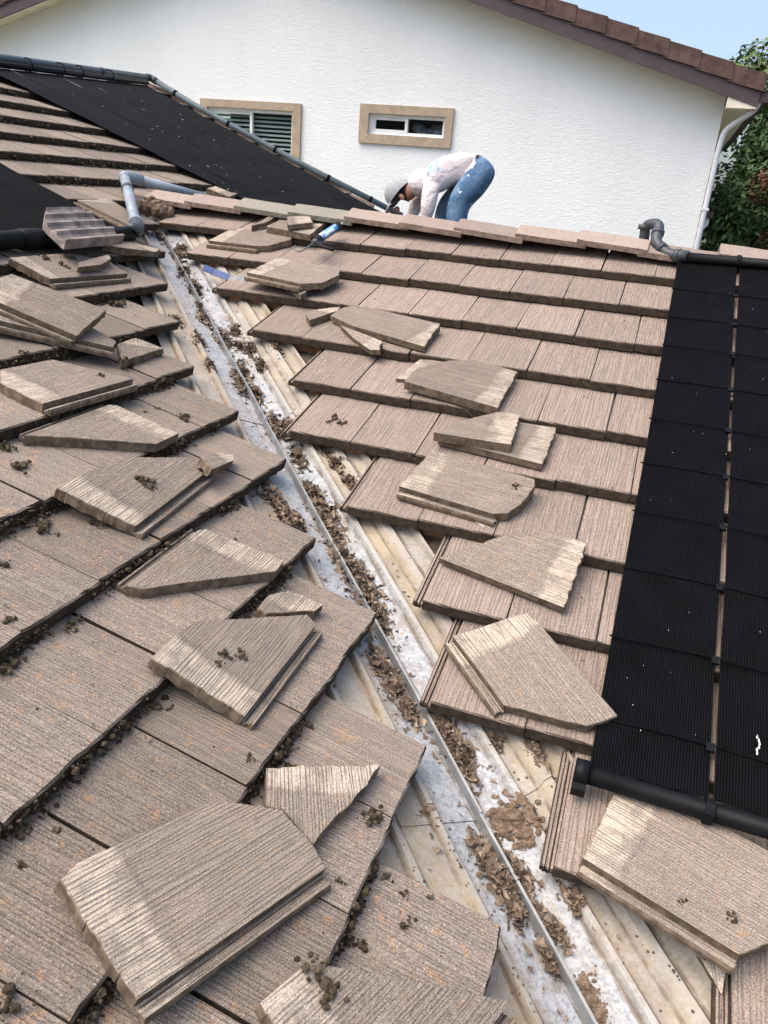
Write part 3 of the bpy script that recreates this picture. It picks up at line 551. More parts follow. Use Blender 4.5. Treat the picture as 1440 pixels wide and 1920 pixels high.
LABELS = {
    'A_big': ('largest loose tile, pale lower end, lying at the bottom left', 'loose_tile', 'roof tile', 'loose tiles lying on the weathered slope'),
    'A_mid': ('loose tile with pale end and a moss clod, left of the valley mid-picture', 'loose_tile', 'roof tile', 'loose tiles lying on the weathered slope'),
    'A_mid_chip': ('small pale tile chip with a dead leaf, behind the moss-clod tile', 'tile_fragment', 'tile fragment', 'loose tiles lying on the weathered slope'),
    'A_band': ('tapering tile piece with a pale striped half above the largest loose tile', 'tile_fragment', 'tile fragment', 'loose tiles lying on the weathered slope'),
    'A_front': ('loose tile cut off by the bottom edge of the picture, clods on it', 'loose_tile', 'roof tile', 'loose tiles lying on the weathered slope'),
    'A_wedge': ('wedge-shaped broken tile with pale upper right strip, mid left slope', 'tile_fragment', 'tile fragment', 'loose tiles lying on the weathered slope'),
    'A_lichen': ('loose tile with a pale left end and leaf clump, under the small pale chip', 'loose_tile', 'roof tile', 'loose tiles lying on the weathered slope'),
    'A_lichen_chip': ('pale chip resting on the upper corner of the leaf-clump tile', 'tile_fragment', 'tile fragment', 'loose tiles lying on the weathered slope'),
    'A_tri': ('long triangular broken tile with scalloped lower edge, upper left slope', 'tile_fragment', 'tile fragment', 'loose tiles lying on the weathered slope'),
    'A_wide': ('loose tile with a pale left end touching the left edge of the picture', 'loose_tile', 'roof tile', 'loose tiles lying on the weathered slope'),
    'A_under': ('thin-looking loose tile lying beneath the tilted tile at the left edge', 'loose_tile', 'roof tile', 'loose tiles lying on the weathered slope'),
    'A_lean': ('tilted loose tile at the left edge, propped on another tile', 'loose_tile', 'roof tile', 'loose tiles lying on the weathered slope'),
    'A_tip': ('small pointed tile fragment beside the propped tile, near the valley', 'tile_fragment', 'tile fragment', 'loose tiles lying on the weathered slope'),
    'A_flat': ('flat loose tile below the overturned tile, a pale chip on it', 'loose_tile', 'roof tile', 'loose tiles lying on the weathered slope'),
    'A_flat_chip': ('narrow pale chip lying on the flat tile below the black pipe', 'tile_fragment', 'tile fragment', 'loose tiles lying on the weathered slope'),
    'A_saw': ('narrow saw-edged fragment beside the grey elbow of the black pipe', 'tile_fragment', 'tile fragment', 'loose tiles lying on the weathered slope'),
    'A_behind_pipe': ('loose tile leaning behind the pale grey riser pipe', 'loose_tile', 'roof tile', 'loose tiles lying on the weathered slope'),
    'B_right': ('big loose tile with pale left end covering the black pipe at lower right', 'loose_tile', 'roof tile', 'loose tiles lying on the pinkish slope'),
    'B_tall': ('upright-lying loose tile with broken lower edge beside the black mats', 'loose_tile', 'roof tile', 'loose tiles lying on the pinkish slope'),
    'B_house': ('loose tile with a cut left corner and a pale right end beside the mats', 'loose_tile', 'roof tile', 'loose tiles lying on the pinkish slope'),
    'B_chan': ('loose tile with a dark leaf on its right end and a grooved lower side', 'loose_tile', 'roof tile', 'loose tiles lying on the pinkish slope'),
    'B_low': ('lower tile of the stacked pair in the middle of the pinkish slope', 'loose_tile', 'roof tile', 'loose tiles lying on the pinkish slope'),
    'B_top': ('smaller cut tile on top of the stacked pair on the pinkish slope', 'loose_tile', 'roof tile', 'loose tiles lying on the pinkish slope'),
    'B_pent_under': ('pale sliver peeping out beneath the five-sided tile', 'tile_fragment', 'tile fragment', 'loose tiles lying on the pinkish slope'),
    'B_pent': ('five-sided loose tile above the stacked pair', 'loose_tile', 'roof tile', 'loose tiles lying on the pinkish slope'),
    'B_tri_under': ('triangular fragment poking out beneath the long narrow tile', 'tile_fragment', 'tile fragment', 'loose tiles lying on the pinkish slope'),
    'B_long': ('long narrow loose tile with broken left end, upper middle of the pinkish slope', 'loose_tile', 'roof tile', 'loose tiles lying on the pinkish slope'),
    'B_chip': ('small chip left of the long narrow tile', 'tile_fragment', 'tile fragment', 'loose tiles lying on the pinkish slope'),
    'B_saw_under': ('small fragment wedged under the saw-edged tile beside the pry bar', 'tile_fragment', 'tile fragment', 'loose tiles lying on the pinkish slope'),
    'B_saw': ('loose tile with a saw-edged right corner next to the pry bar', 'loose_tile', 'roof tile', 'loose tiles lying on the pinkish slope'),
    'B_up': ('loose tile with broken right end, just below the caulking gun rod', 'loose_tile', 'roof tile', 'loose tiles lying on the pinkish slope'),
    'B_gunrest': ('loose tile just under the ridge with a small chip on it', 'loose_tile', 'roof tile', 'loose tiles lying on the pinkish slope'),
    'B_gunchip': ('small chip lying on the tile under the ridge beside the caulking gun', 'tile_fragment', 'tile fragment', 'loose tiles lying on the pinkish slope'),
    'B_wedge': ('small pointed shard below the big tile at lower right', 'tile_fragment', 'tile fragment', 'loose tiles lying on the pinkish slope'),
    'B_chan_under': ('tiny shard sticking out beneath the tile with the dark leaf', 'tile_fragment', 'tile fragment', 'loose tiles lying on the pinkish slope'),
    'A_far': ('small far fragment between the grey branch pipe and the wide mats', 'tile_fragment', 'tile fragment', 'loose tiles lying on the weathered slope'),
    'B_sliver': ('narrow sliver of tile leaning just below the mossy ridge tiles', 'tile_fragment', 'tile fragment', 'loose tiles lying on the pinkish slope'),
}
rg = random.Random(11)
placed = {}
for nm, q in LOOSE.items():
    lab, kindname, cat, grp = LABELS[nm]
    me = tile_mesh(kindname, [tuple(p) for p in q['poly']], q['ch'], q['t'], M['loose'], hash(nm) % 1000 if False else sum(map(ord, nm)), .011, True, .0036, .0025)
    x = obj(kindname, me); x.matrix_basis = frame_matrix(Vector(q['o']), Vector(q['u']), Vector(q['v'])); tag(x, lab, cat, grp); placed[nm] = x
# the overturned tile on the black header pipe: its ribbed underside shows
ot = MB()
def over_mesh():
    vs = []; fs = []; t = .036; H = .345; P_ = []
    for k_ in range(4):
        v0 = H * k_ / 4; P_ += [(v0, .020), (v0 + .014, .021), (v0 + .026, -.002), (v0 + .055, -.006), (v0 + .075, .002)]
    P_.append((H, .013))
    lf = lambda v: v * .37 if v < .197 else .073 + (v - .197) * 1.30
    rt = lambda v: .511 + v * .215
    n = len(P_)
    for v, z in P_: vs += [(lf(v), v, z), (rt(v), v, z), (rt(v), v, -t), (lf(v), v, -t)]
    for i in range(n - 1):
        a = i * 4
        for j in range(4): k_ = (j + 1) % 4; fs.append((a + j, a + k_, a + 4 + k_, a + 4 + j))
    fs.append((0, 1, 2, 3)[::-1]); q = (n - 1) * 4; fs.append((q, q + 1, q + 2, q + 3))
    return mesh('overturned_tile', vs, fs, M['under'])
M['under'] = simple('tile_underside', (.24, .20, .17), .75, .3, 0, 9., .5, .4, .003, 50.)
x = obj('overturned_tile', over_mesh())
o_, a_, b_ = [[-3.4122, 2.3204, 1.4499], [-3.4311, 2.8315, 1.4572], [-3.7437, 2.5778, 1.589]]
o_, a_, b_ = Vector(o_), Vector(a_), Vector(b_)
uu = (a_ - o_).normalized(); vv = (b_ - o_); vv = (vv - uu * vv.dot(uu)).normalized()
x.matrix_basis = frame_matrix(o_, uu, vv)
tag(x, 'overturned tile propped on the black pipe, its ribbed underside showing', 'roof tile')

# ------------------------------------------------------------------ solar mats
def mat_mesh(P, uL0, uL1, w0, w1, v0, V1, tubes, h, mat, seg=10, wav=0., pts=4, r=None):
    """ribbed mat: left edge runs from uL0 at v0 to uL1 at v1"""
    vs = []; fs = []; r = r or w0 / tubes * .46; m = tubes * pts + 1
    for i in range(seg + 1):
        f = i / seg; p = (w0 + (w1 - w0) * f) / tubes; ul = uL0 + (uL1 - uL0) * f + wav * math.sin(f * 9.1 + uL0 * 40)
        for j in range(m):
            a = (j % pts) / pts; hh = math.sqrt(max(0., 1 - (2 * a - 1) ** 2))
            uq = ul + p * (j / pts); v = v0 + ((V1(uq) if callable(V1) else V1) - v0) * f
            vs.append(P(uq, v, h + r * hh + .004 * math.sin(f * 31 + j * .01)))
    for i in range(seg):
        for j in range(m - 1): a = i * m + j; fs.append((a, a + 1, a + m + 1, a + m))
    return mesh('tube_mat', vs, fs, mat)
sp = thing('solar_pool_panel', 'ribbed black solar pool mats strapped down beside the ridge elbow', 'solar panel', PB(-.1, .86, .02), 'black solar pool panels')
vb0, vb1 = .875, 4.325
for a in (-.385, -.040, .305, .650):
    obj('tube_mat', mat_mesh(PB, a, a - .004, .331, .331, vb0, vb1, 40, .014, M['black'], 40, .002, 4), sp)
MB().tube([PB(-.42, .835, .034), PB(1.0, .815, .034)], .027, 16).build('header_pipe', M['blackpipe'], sp, True)
MB().tube([PB(-.37, 4.335, .040), PB(1.0, 4.375, .040)], .030, 16).build('header_pipe', M['blackpipe'], sp, True)
MB().tube([PB(-.425, .836, .034), PB(-.385, .836, .034)], .038, 20).build('end_clamp', M['blackpipe'], sp, True)
lug = MB().box(-.02, .02, -.012, .012, -.02, .02); lg = lug.build('clamp_lug', M['blackpipe'], sp); lg.matrix_basis = frame_matrix(PB(-.405, .79, .02), FB[0], FB[1])
for sv in (1.04, 1.37, 1.70, 2.02, 2.33, 2.66, 2.99, 3.32, 3.62, 3.95):
    MB().tube([PB(-.395 + 1.40 * j / 12, sv + .012 * math.sin(j * .6) - .02 * j / 12, .0245) for j in range(13)], .0035, 5).build('strap', M['black'], sp)
    for g_ in (-.058, .287): 
        k_ = MB().box(-.012, .012, -.014, .014, 0., .012).build('strap_clip', M['blackpipe'], sp); k_.matrix_basis = frame_matrix(PB(g_, sv, .016), FB[0], FB[1])
for hp in (-.058, .287):
    MB().tube([PB(hp - .012, 4.35, .042), PB(hp + .012, 4.352, .042)], .036, 14).build('pipe_coupling', M['blackpipe'], sp)
    MB().tube([PB(hp - .012, .829, .034), PB(hp + .012, .829, .034)], .036, 14).build('pipe_coupling', M['blackpipe'], sp)
# elbows that lead the top header over the ridge
el = thing('pipe_elbow', 'dark grey plastic elbow looping over the ridge into the panel header', 'pipe', (-.6, YR, ZR))
E0, E1, E2, E3, E4, E5 = [Vector(q) for q in [[-0.608516, 4.3, 1.668954], [-0.626869, 4.3, 1.759499], [-0.535512, 4.24, 1.774532], [-0.542532, 4.14, 1.664477], [-0.454139, 4.08, 1.604315], [-0.339245, 4.02, 1.609475]]]
MB().tube([E0 - Vector((0, 0, .12))] + arc(E0, E1, E2, .05) + arc(E1, E2, E3, .05) + [(E2 + E3) / 2], .032, 14).build('upper_bend', M['pvc_dark'], el, True)
MB().tube([(E2 + E3) / 2] + arc(E2, E3, E4, .05) + arc(E3, E4, E5, .05) + [E5], .034, 14).build('lower_bend', M['pvc_dark'], el, True)
for a, b_ in ((E2, E3), (E3, E4), (E4, E5)):
    p_ = a.lerp(b_, .5); d_ = (b_ - a).normalized()
    MB().tube([p_ - d_ * .014, p_ + d_ * .014], .040, 14).build('collar', M['pvc_dark'], el, True)
MB().tube([E1 + Vector((.0, 0, -.03)), E1 + Vector((0, 0, .0))], .038, 14).build('collar', M['pvc_dark'], el, True)

# large array on the far part of the weathered slope
sp2 = thing('solar_pool_panel', 'wide black solar mats under the long blue-grey pipe', 'solar panel', PA(6., 4.2, .03), 'black solar pool panels')
nm_ = 8; 
for i in range(nm_):
    f = i / nm_; ut = 5.15 + f * 3.42; ub = 5.72 + f * 3.05
    obj('tube_mat', mat_mesh(PA, ub, ut, 3.05 / nm_ - .020, 3.42 / nm_ - .020, 4.15 + .1 * f, lambda q: vtop(q) - .075, 16, .016, M['navy'], 14, .006, 4, .006), sp2)
MB().tube([PA(4.6, vtop(4.6) - .07, .05), PA(8.56, vtop(8.56) - .07, .05)], .028, 14).build('header_pipe', M['blackpipe'], sp2, True)
for u in (5.9, 6.5, 6.9, 7.6):
    ring = [PA(u + .02 * math.cos(a), vtop(u) + .08 * math.cos(a) - .02, .06 + .06 * math.sin(a)) for a in [2 * math.pi * j / 16 for j in range(17)]]
    MB().tube(ring, .007, 6).build('pipe_tie', M['black'], sp2)
# panel at the left edge
sp3 = thing('solar_pool_panel', 'black solar mats at the left edge, above the overturned tile', 'solar panel', PA(2.5, 3.95, .03), 'black solar pool panels')
for i in range(4):
    obj('tube_mat', mat_mesh(PA, 2.92 - i * .335, 2.70 - i * .335, .325, .325, 3.93, 6.5, 22, .016, M['black'], 14, .004, 4, .006), sp3)
MB().tube([PA(1.55, 3.885, .05), PA(3.16, 3.905, .05)], .046, 16).build('header_pipe', M['blackpipe'], sp3, True)
MB().tube([PA(2.22, 3.893, .05), PA(2.36, 3.895, .05)], .053, 16).build('pipe_coupling', M['blackpipe'], sp3, True)
# pipes
rp = thing('riser_pipe', 'pale grey plastic riser pipe joining the black header to the ridge', 'pipe', PA(3.2, 3.9, .05))
r0, r1, r2, r3 = PA(3.215, 3.902, .075), PA(4.081, 4.683, .09), PA(4.161, 4.66, .09), PA(4.72, 4.38, .08)
MB().tube([r0.lerp(r1, .06), r0.lerp(r1, .97)], .036, 16).build('riser', M['pvc'], rp, True)
MB().tube([r0 + Vector((0, -.06, -.01))] + arc(r0 + Vector((0, -.12, 0)), r0, r1, .05) + [r0.lerp(r1, .10)], .047, 16).build('lower_elbow', M['pvc_dark'], rp, True)
MB().tube([r0.lerp(r1, .09), r0.lerp(r1, .13)], .045, 16).build('collar', M['pvc'], rp, True)
MB().tube([r0.lerp(r1, .70), r0.lerp(r1, .74)], .042, 16).build('collar', M['pvc_dark'], rp, True)
MB().tube([r0.lerp(r1, .93)] + arc(r0, r1, r3, .04) + [r1.lerp(r3, .2)], .041, 16).build('upper_elbow', M['pvc'], rp, True)
MB().tube([r1.lerp(r3, .12), r3], .036, 16).build('branch', M['pvc'], rp, True)
lp = thing('long_pipe', 'long blue-grey pipe along the top and far edge of the mats', 'pipe', PA(8.6, 7.8, .1))
q0, q1, q2, q3, q4 = PA(4.0, 6.92, .07), PA(8.92, 8.00, .07), PA(8.86, 7.25, .045), PA(8.86, 5.6, .045), PA(9.16, 4.1, .045)
MB().tube([q0, q1 + (q0 - q1).normalized() * .06], .037, 14).build('ridge_run', M['pvc_blue'], lp, True)
MB().tube([q1 + (q2 - q1).normalized() * .06, q2, q3, q4], .037, 14).build('rake_run', M['pvc_blue'], lp, True)
MB().tube([q1 + (q0 - q1).normalized() * .12] + arc(q0, q1, q2, .06) + [q1 + (q2 - q1).normalized() * .12], .044, 14).build('corner_elbow', M['pvc_dark'], lp, True)
for f in (.72,): 
    p_ = q0.lerp(q1, f); d_ = (q1 - q0).normalized(); MB().tube([p_ - d_ * .03, p_ + d_ * .03], .042, 14).build('collar', M['pvc_dark'], lp, True)
for a, b_, f in ((q1, q2, .6), (q2, q3, .35), (q2, q3, .8), (q3, q4, .3), (q3, q4, .7)):
    p_ = a.lerp(b_, f); d_ = (b_ - a).normalized(); MB().tube([p_ - d_ * .02, p_ + d_ * .02], .041, 12).build('pipe_strap', M['black'], lp, True)

# ------------------------------------------------------------------ tools
gun = thing('caulking_gun', 'caulking gun with a blue and white cartridge lying below the ridge', 'caulking gun', PB(-2.58, 3.95, .05))
def labelmat():
    m, nt, b = newmat('cartridge_label'); N = NT(nt); tc = N.n('ShaderNodeTexCoord').outputs['Object']; x, y, z = N.xyz(tc)
    col = N.mix(N.ramp(N.noise(N.comb(N.math('MULTIPLY', x, 60.), N.math('MULTIPLY', y, 18.), z), 1., 2., .5), .48, .54), (.07, .30, .62), (.70, .76, .80))
    nt.links.new(col, b.inputs['Base Color']); b.inputs['Roughness'].default_value = .35; return m
M['label'] = labelmat()
g0, g1 = PB(-2.575, 3.925, .085), PB(-2.52, 4.215, .085); gd = (g1 - g0).normalized(); gs = gd.cross(FB[2]).normalized()
MB().tube([g0 + gd * .035, g0 + gd * .235], .027, 16).build('cartridge', M['label'], gun, True)
MB().tube([g0 + gd * .235, g0 + gd * .25, g0 + gd * .31], [.027, .012, .005], 12).build('nozzle', M['white'], gun, True)
MB().tube([g0, g0 + gd * .038], .031, 16).build('end_plate', M['darkcloth'], gun, True)
MB().tube([g0 + gd * .225, g0 + gd * .262], .031, 16).build('end_plate', M['darkcloth'], gun, True)
for s in (-1, 1): MB().tube([g0 + gs * .029 * s, g0 + gs * .029 * s + gd * .25], .004, 6).build('cradle_rail', M['darkcloth'], gun)
rod = [g0 + gd * .03, g0 - gd * .14] + arc(g0 - gd * .10, g0 - gd * .17, g0 - gd * .17 - gs * .06, .03) + [g0 - gd * .15 - gs * .07, g0 - gd * .11 - gs * .08]
MB().tube(rod, .005, 8).build('push_rod', M['steel'], gun, True)
MB().tube([g0 - gd * .01, g0 - gd * .045 + gs * .08, g0 - gd * .06 + gs * .17], [.018, .013, .012], 8).build('handle', M['darkcloth'], gun, True)
MB().tube([g0 + gd * .0, g0 - gd * .005 + gs * .07, g0 + gd * .0 + gs * .16], [.010, .008, .008], 8).build('trigger', M['darkcloth'], gun, True)
MB().tube([g0 - gd * .03, g0 + gd * .01], .020, 8).build('body_block', M['steel'], gun)
kn = thing('pry_bar', 'flat steel pry bar with blue paint spanning the valley metal', 'pry bar', (-3.12801, 3.319761, 1.26402))
kp = [Vector(q) for q in [[-3.199257, 3.310184, 1.260312], [-3.12801, 3.319761, 1.26402], [-3.001805, 3.285865, 1.250895], [-2.872277, 3.268024, 1.243986]]]
def flat_bar(pts, w, th, lift):
    m = MB(); n = len(pts); vs = []; fs = []
    for i, p_ in enumerate(pts):
        t = (pts[min(i + 1, n - 1)] - pts[max(i - 1, 0)]).normalized(); sd_ = Vector((0., .62, .78)); sd_ = (sd_ - t * sd_.dot(t)).normalized(); up_ = t.cross(sd_)
        ww = w[i] if isinstance(w, list) else w
        vs += [p_ - sd_ * ww, p_ + sd_ * ww, p_ + sd_ * ww + up_ * th, p_ - sd_ * ww + up_ * th]
    for i in range(n - 1):
        for j in range(4): k_ = (j + 1) % 4; fs.append((i * 4 + j, (i + 1) * 4 + j, (i + 1) * 4 + k_, i * 4 + k_))
    fs.append((0, 1, 2, 3)); fs.append(tuple((n - 1) * 4 + j for j in (3, 2, 1, 0))); return m.add(vs, fs)
flat_bar([kp[0] + Vector((0, 0, .03)), kp[1] + Vector((0, 0, .004)), kp[2]], .022, .006, 0).build('shank', M['bluetape'], kn)
flat_bar([kp[2], kp[3]], [.022, .034], .005, 0).build('claw', M['steel'], kn)

# ------------------------------------------------------------------ debris (uncountable)
rg = random.Random(21)
CLUMPS = [[-3.613, 3.699, 0.072], [-3.235, 3.259, 0.08], [-2.946, 2.91, 0.073], [-2.732, 2.756, 0.079], [-2.472, 2.502, 0.074], [-2.31, 2.35, 0.056], [-2.083, 2.144, 0.079], [-1.879, 1.96, 0.05], [-1.703, 1.756, 0.066], [-1.611, 1.666, 0.068], [-1.457, 1.48, 0.075], [-1.354, 1.397, 0.088], [-1.276, 1.313, 0.086], [-1.198, 1.235, 0.05], [-1.084, 1.001, 0.078], [-1.03, 0.959, 0.064], [-0.971, 0.9, 0.036], [-0.834, 0.879, 0.061], [-0.778, 0.841, 0.06], [-0.745, 0.797, 0.039], [-0.584, 0.513, 0.059], [-0.547, 0.488, 0.059], [-0.509, 0.53, 0.05], [-2.59, 2.376, 0.029], [-2.793, 2.602, 0.043], [-2.999, 2.686, 0.045], [-1.854, 1.594, 0.055], [-1.773, 1.559, 0.058], [-1.684, 1.48, 0.039], [-1.681, 1.547, 0.033], [-2.426, 2.393, 0.075], [-3.857, 3.809, 0.067], [-3.604, 3.62, 0.063], [-3.422, 3.431, 0.061], [-2.615, 2.729, 0.037], [-2.397, 2.572, 0.041], [-2.397, 2.757, 0.043], [-1.811, 2.075, 0.035], [-1.697, 1.972, 0.034], [-1.59, 1.874, 0.028], [-2.01, 2.143, 0.058], [-1.525, 1.58, 0.031], [-3.068, 3.051, 0.041], [-2.729, 2.871, 0.045], [-2.53, 2.696, 0.043], [-0.555, 0.909, 0.032], [-0.673, 0.9, 0.018], [-0.396, 0.444, 0.023], [-0.361, 0.521, 0.02], [-0.395, 0.36, 0.019]]
CLODS = [['A', 0.799, 2.521, 0.032, None], ['A', 0.861, 2.648, 0.029, None], ['A', 1.003, 2.208, 0.032, 0.032], ['A', 1.018, 2.166, 0.024, 0.029], ['A', 0.622, 2.22, 0.013, None], ['A', 0.771, 2.177, 0.026, None], ['A', 0.402, 2.221, 0.02, None], ['A', 0.223, 2.035, 0.016, None], ['A', 0.625, 2.276, 0.025, None], ['A', 0.344, 1.935, 0.016, None], ['A', 0.395, 1.946, 0.023, None], ['A', 0.17, 1.942, 0.021, None], ['A', 0.121, 1.938, 0.027, None], ['A', 2.359, 3.328, 0.043, None], ['A', 1.504, 2.781, 0.015, 0.028], ['A', 1.621, 2.555, 0.014, None], ['A', 1.542, 2.567, 0.012, None], ['A', 0.551, 1.503, 0.023, 0.032], ['A', 0.509, 1.543, 0.019, 0.036], ['A', 1.059, 1.872, 0.015, None], ['A', 1.089, 1.833, 0.017, None], ['A', 0.297, 1.602, 0.021, None], ['A', 0.307, 1.566, 0.012, None], ['A', -0.135, 1.548, 0.01, None], ['A', -0.238, 1.552, 0.013, None], ['A', -0.178, 1.601, 0.018, None], ['A', -0.449, 1.383, 0.031, None], ['A', -0.116, 0.933, 0.034, 0.042], ['A', -0.148, 0.89, 0.026, 0.042], ['A', -0.1, 0.805, 0.026, None], ['A', 0.166, 0.776, 0.02, None], ['A', 0.054, 0.891, 0.022, None], ['A', 0.054, 0.856, 0.019, None], ['A', 0.253, 0.86, 0.013, None], ['A', 0.233, 0.807, 0.012, None], ['A', 0.257, 0.747, 0.01, None], ['A', 0.133, 0.962, 0.011, None], ['A', 0.351, 0.962, 0.03, None], ['A', 0.348, 0.977, 0.018, None], ['A', 0.367, 1.218, 0.018, None], ['A', 2.511, 3.937, 0.047, None], ['A', 2.227, 3.726, 0.029, 0.029], ['A', 2.265, 3.638, 0.029, 0.027], ['A', 2.398, 3.719, 0.026, 0.029], ['A', 1.744, 2.854, 0.026, 0.017], ['A', 1.794, 2.843, 0.021, None], ['A', 1.663, 2.444, 0.019, None], ['A', 1.631, 2.436, 0.029, None], ['A', 1.717, 3.064, 0.037, None], ['A', 1.371, 3.057, 0.024, None], ['A', 0.468, 1.536, 0.013, 0.035], ['B', -1.28, 1.345, 0.016, None], ['A', 0.287, 1.308, 0.015, None], ['B', -0.107, 0.559, 0.011, 0.041], ['B', 0.013, 0.553, 0.017, 0.042], ['B', -0.855, 2.026, 0.02, 0.028], ['B', -1.793, 2.301, 0.041, None], ['B', -1.744, 2.28, 0.023, None], ['A', 3.392, 2.975, 0.032, None], ['B', -1.479, 2.908, 0.017, None]]
def leaf(m, p, s, g, flat=.5):
    n = 7; a0 = g.uniform(0, 6.28); nz = Vector((g.gauss(0, flat), g.gauss(0, flat), 1)).normalized(); ax = nz.orthogonal().normalized(); ay = nz.cross(ax)
    curl = g.uniform(-.5, .9); vs = [Vector(p)]
    for j in range(n):
        a = a0 + 2 * math.pi * j / n; r = s * (1. if j % 2 else .55) * g.uniform(.75, 1.15)
        q = ax * math.cos(a) * r * g.uniform(.55, .75) + ay * math.sin(a) * r; vs.append(Vector(p) + q + nz * (curl * r * r / s * .8))
    m.add(vs, [(0, 1 + j, 1 + (j + 1) % n) for j in range(n)])
def surf(x, y):
    """height of the flashing or of the bare deck"""
    d = (x + y) * SQ
    return flash_z(x, y) if -.38 < d < .34 else max(-K * x, K * y) + DK
lit = MB(); dirt = MB()
for (x, y, r) in CLUMPS:
    n = int(45 + r * 2700)
    for _ in range(n):
        a = rg.uniform(0, 6.28); q = r * abs(rg.gauss(0, .62)); t_ = q * math.cos(a) * 1.9; d_ = q * math.sin(a) * .62
        px, py = x + (-t_ + d_) * SQ, y + (t_ + d_) * SQ
        hgt = max(0., 1 - (q / r) ** 2) * min(.022, r * .35) * rg.random()
        leaf(lit, (px, py, surf(px, py) + .006 + hgt), rg.uniform(.007, .015) + .020 * rg.random() ** 2, rg, .65)
    for _ in range(int(n * .5)):
        a = rg.uniform(0, 6.28); q = r * abs(rg.gauss(0, .8)); t_ = q * math.cos(a) * 1.4; d_ = q * math.sin(a) * .7
        px, py = x + (-t_ + d_) * SQ, y + (t_ + d_) * SQ
        lump(dirt, (px, py, surf(px, py) + .002), rg.uniform(.0015, .006), rg, (1, 1, .7), 5, 3)
for _ in range(2600):     # crumbs along the ribs and fin
    t = rg.uniform(.1, 5.6); d0 = rg.choice([-.30, -.16, -.145, .012, .02, -.022, .11, .14, .145, .22, .245]) + rg.gauss(0, .010)
    px, py = (d0 - t) * SQ, (d0 + t) * SQ; r = rg.uniform(.0012, .005)
    if noise.noise((t * 3., d0 * 12, 0.)) > -.05: lump(dirt, (px, py, surf(px, py) + r * .3), r, rg, (1, 1, .6), 5, 3)
for _ in range(1100):
    t = rg.uniform(.1, 5.6); d0 = rg.uniform(-.32, .30); px, py = (d0 - t) * SQ, (d0 + t) * SQ
    if noise.noise((t * 2.3, d0 * 6, 7.)) > .0: leaf(lit, (px, py, surf(px, py) + .005), rg.uniform(.006, .016), rg, .4)
# loose leaves and twigs on the tiles
for _ in range(150):
    if rg.random() < .6: u, v = rg.uniform(-.3, 2.6), rg.uniform(.5, 3.6); p_ = PA(u, v, hA(v) + .004); ok = u < v * c_ - .35
    else: u, v = rg.uniform(-3.2, -.3), rg.uniform(.8, 4.2); p_ = PB(u, v, hB(v) + .004); ok = u > -v * c_ + .42
    if ok: leaf(lit, p_, rg.uniform(.004, .011), rg, .4)
moss = MB()
for i in range(-13, 7):           # moss and grit packed under the butts of the weathered slope
    v = VA0 - i * EA; end = endA.get(i, 5.6); lo = max(.46 + (v - 2.3) * 1.03 - .6, -1.0)
    n = int((end - lo) * (800 if i > -5 else 220))
    for _ in range(n):
        u = rg.uniform(lo, end - .01)
        k_ = noise.noise((u * 4., i * 7.3, 1.))
        if k_ < -.30: continue
        r = (.0018 + .0065 * rg.random() ** 3) * (1.1 + k_) * (1.0 if i > -5 else 1.5)
        vv_ = v - abs(rg.gauss(.0, .013)) - .002; hh = -DROP + rg.random() ** 1.5 * .045
        if vv_ < v - .018: hh = -DROP + .004
        if u > endA.get(i + 1, 9) - .02: continue
        lump(moss, PA(u, vv_, hh), r, rg, (1, 1, .85), 6, 4)
        if rg.random() < .10 and i > -5: leaf(lit, PA(u, vv_ - .006, -DROP + .006 + .01 * rg.random()), rg.uniform(.004, .011), rg, .7)
    for _ in range(int((end - lo) * 4)):
        u = rg.uniform(lo, end - .05)
        if u > endA.get(i + 1, 9) - .02: continue
        lump(moss, PA(u, v - rg.uniform(.01, .035), -DROP + .008), rg.uniform(.004, .010), rg, (1.2, 1.3, .6), 7, 5)
for (pl, u, v, r, top) in CLODS:
    for _ in range(16):
        du, dv = rg.gauss(0, r * .5), rg.gauss(0, r * .5)
        p_ = PA(u + du, v + dv, top + r * .2) if top is not None and pl == 'A' else PB(u + du, v + dv, top + r * .2) if top is not None else PA(u + du, v + dv, hA(v + dv) + r * .35) if pl == 'A' else PB(u + du, v + dv, hB(v + dv) + r * .2)
        lump(moss, p_, r * (.08 + .36 * rg.random() ** 2), rg, (1, 1, .8), 6, 4)
for _ in range(420):     # grit scattered over the weathered tiles
    u, v = rg.uniform(-.5, 3.2), rg.uniform(.4, 4.4)
    if u < v * c_ - .35: lump(moss, PA(u, v, hA(v) + .001), rg.uniform(.0015, .005), rg, (1, 1, .7), 5, 3)
for _ in range(160):
    u, v = rg.uniform(-3.2, -.3), rg.uniform(.8, 4.3)
    if u > -v * c_ + .42: lump(moss, PB(u, v, hB(v) + .001), rg.uniform(.0015, .004), rg, (1, 1, .7), 5, 3)
tag(dirt.build('dirt_crumbs', M['dirt']), 'brown dirt crumbs scattered in the valley', 'dirt', None, 'stuff')
tag(lit.build('leaf_litter', M['litter']), 'dead brown leaves drifted along the valley metal', 'leaf litter', None, 'stuff')
tag(moss.build('moss_clods', M['moss']), 'dark moss and grit along the weathered courses', 'moss', None, 'stuff')
soil = MB()
for (x, y, r) in CLUMPS:       # packed silt under the drifts of leaves
    if r < .03: continue
    for _ in range(int(30 + r * 500)):
        a = rg.uniform(0, 6.28); q = r * abs(rg.gauss(0, .55)); t_ = q * math.cos(a) * 1.8; d_ = q * math.sin(a) * .55
        px, py = x + (-t_ + d_) * SQ, y + (t_ + d_) * SQ
        lump(soil, (px, py, surf(px, py) + .0005), rg.uniform(.005, .014), rg, (1.3, 1.3, .35), 6, 4)
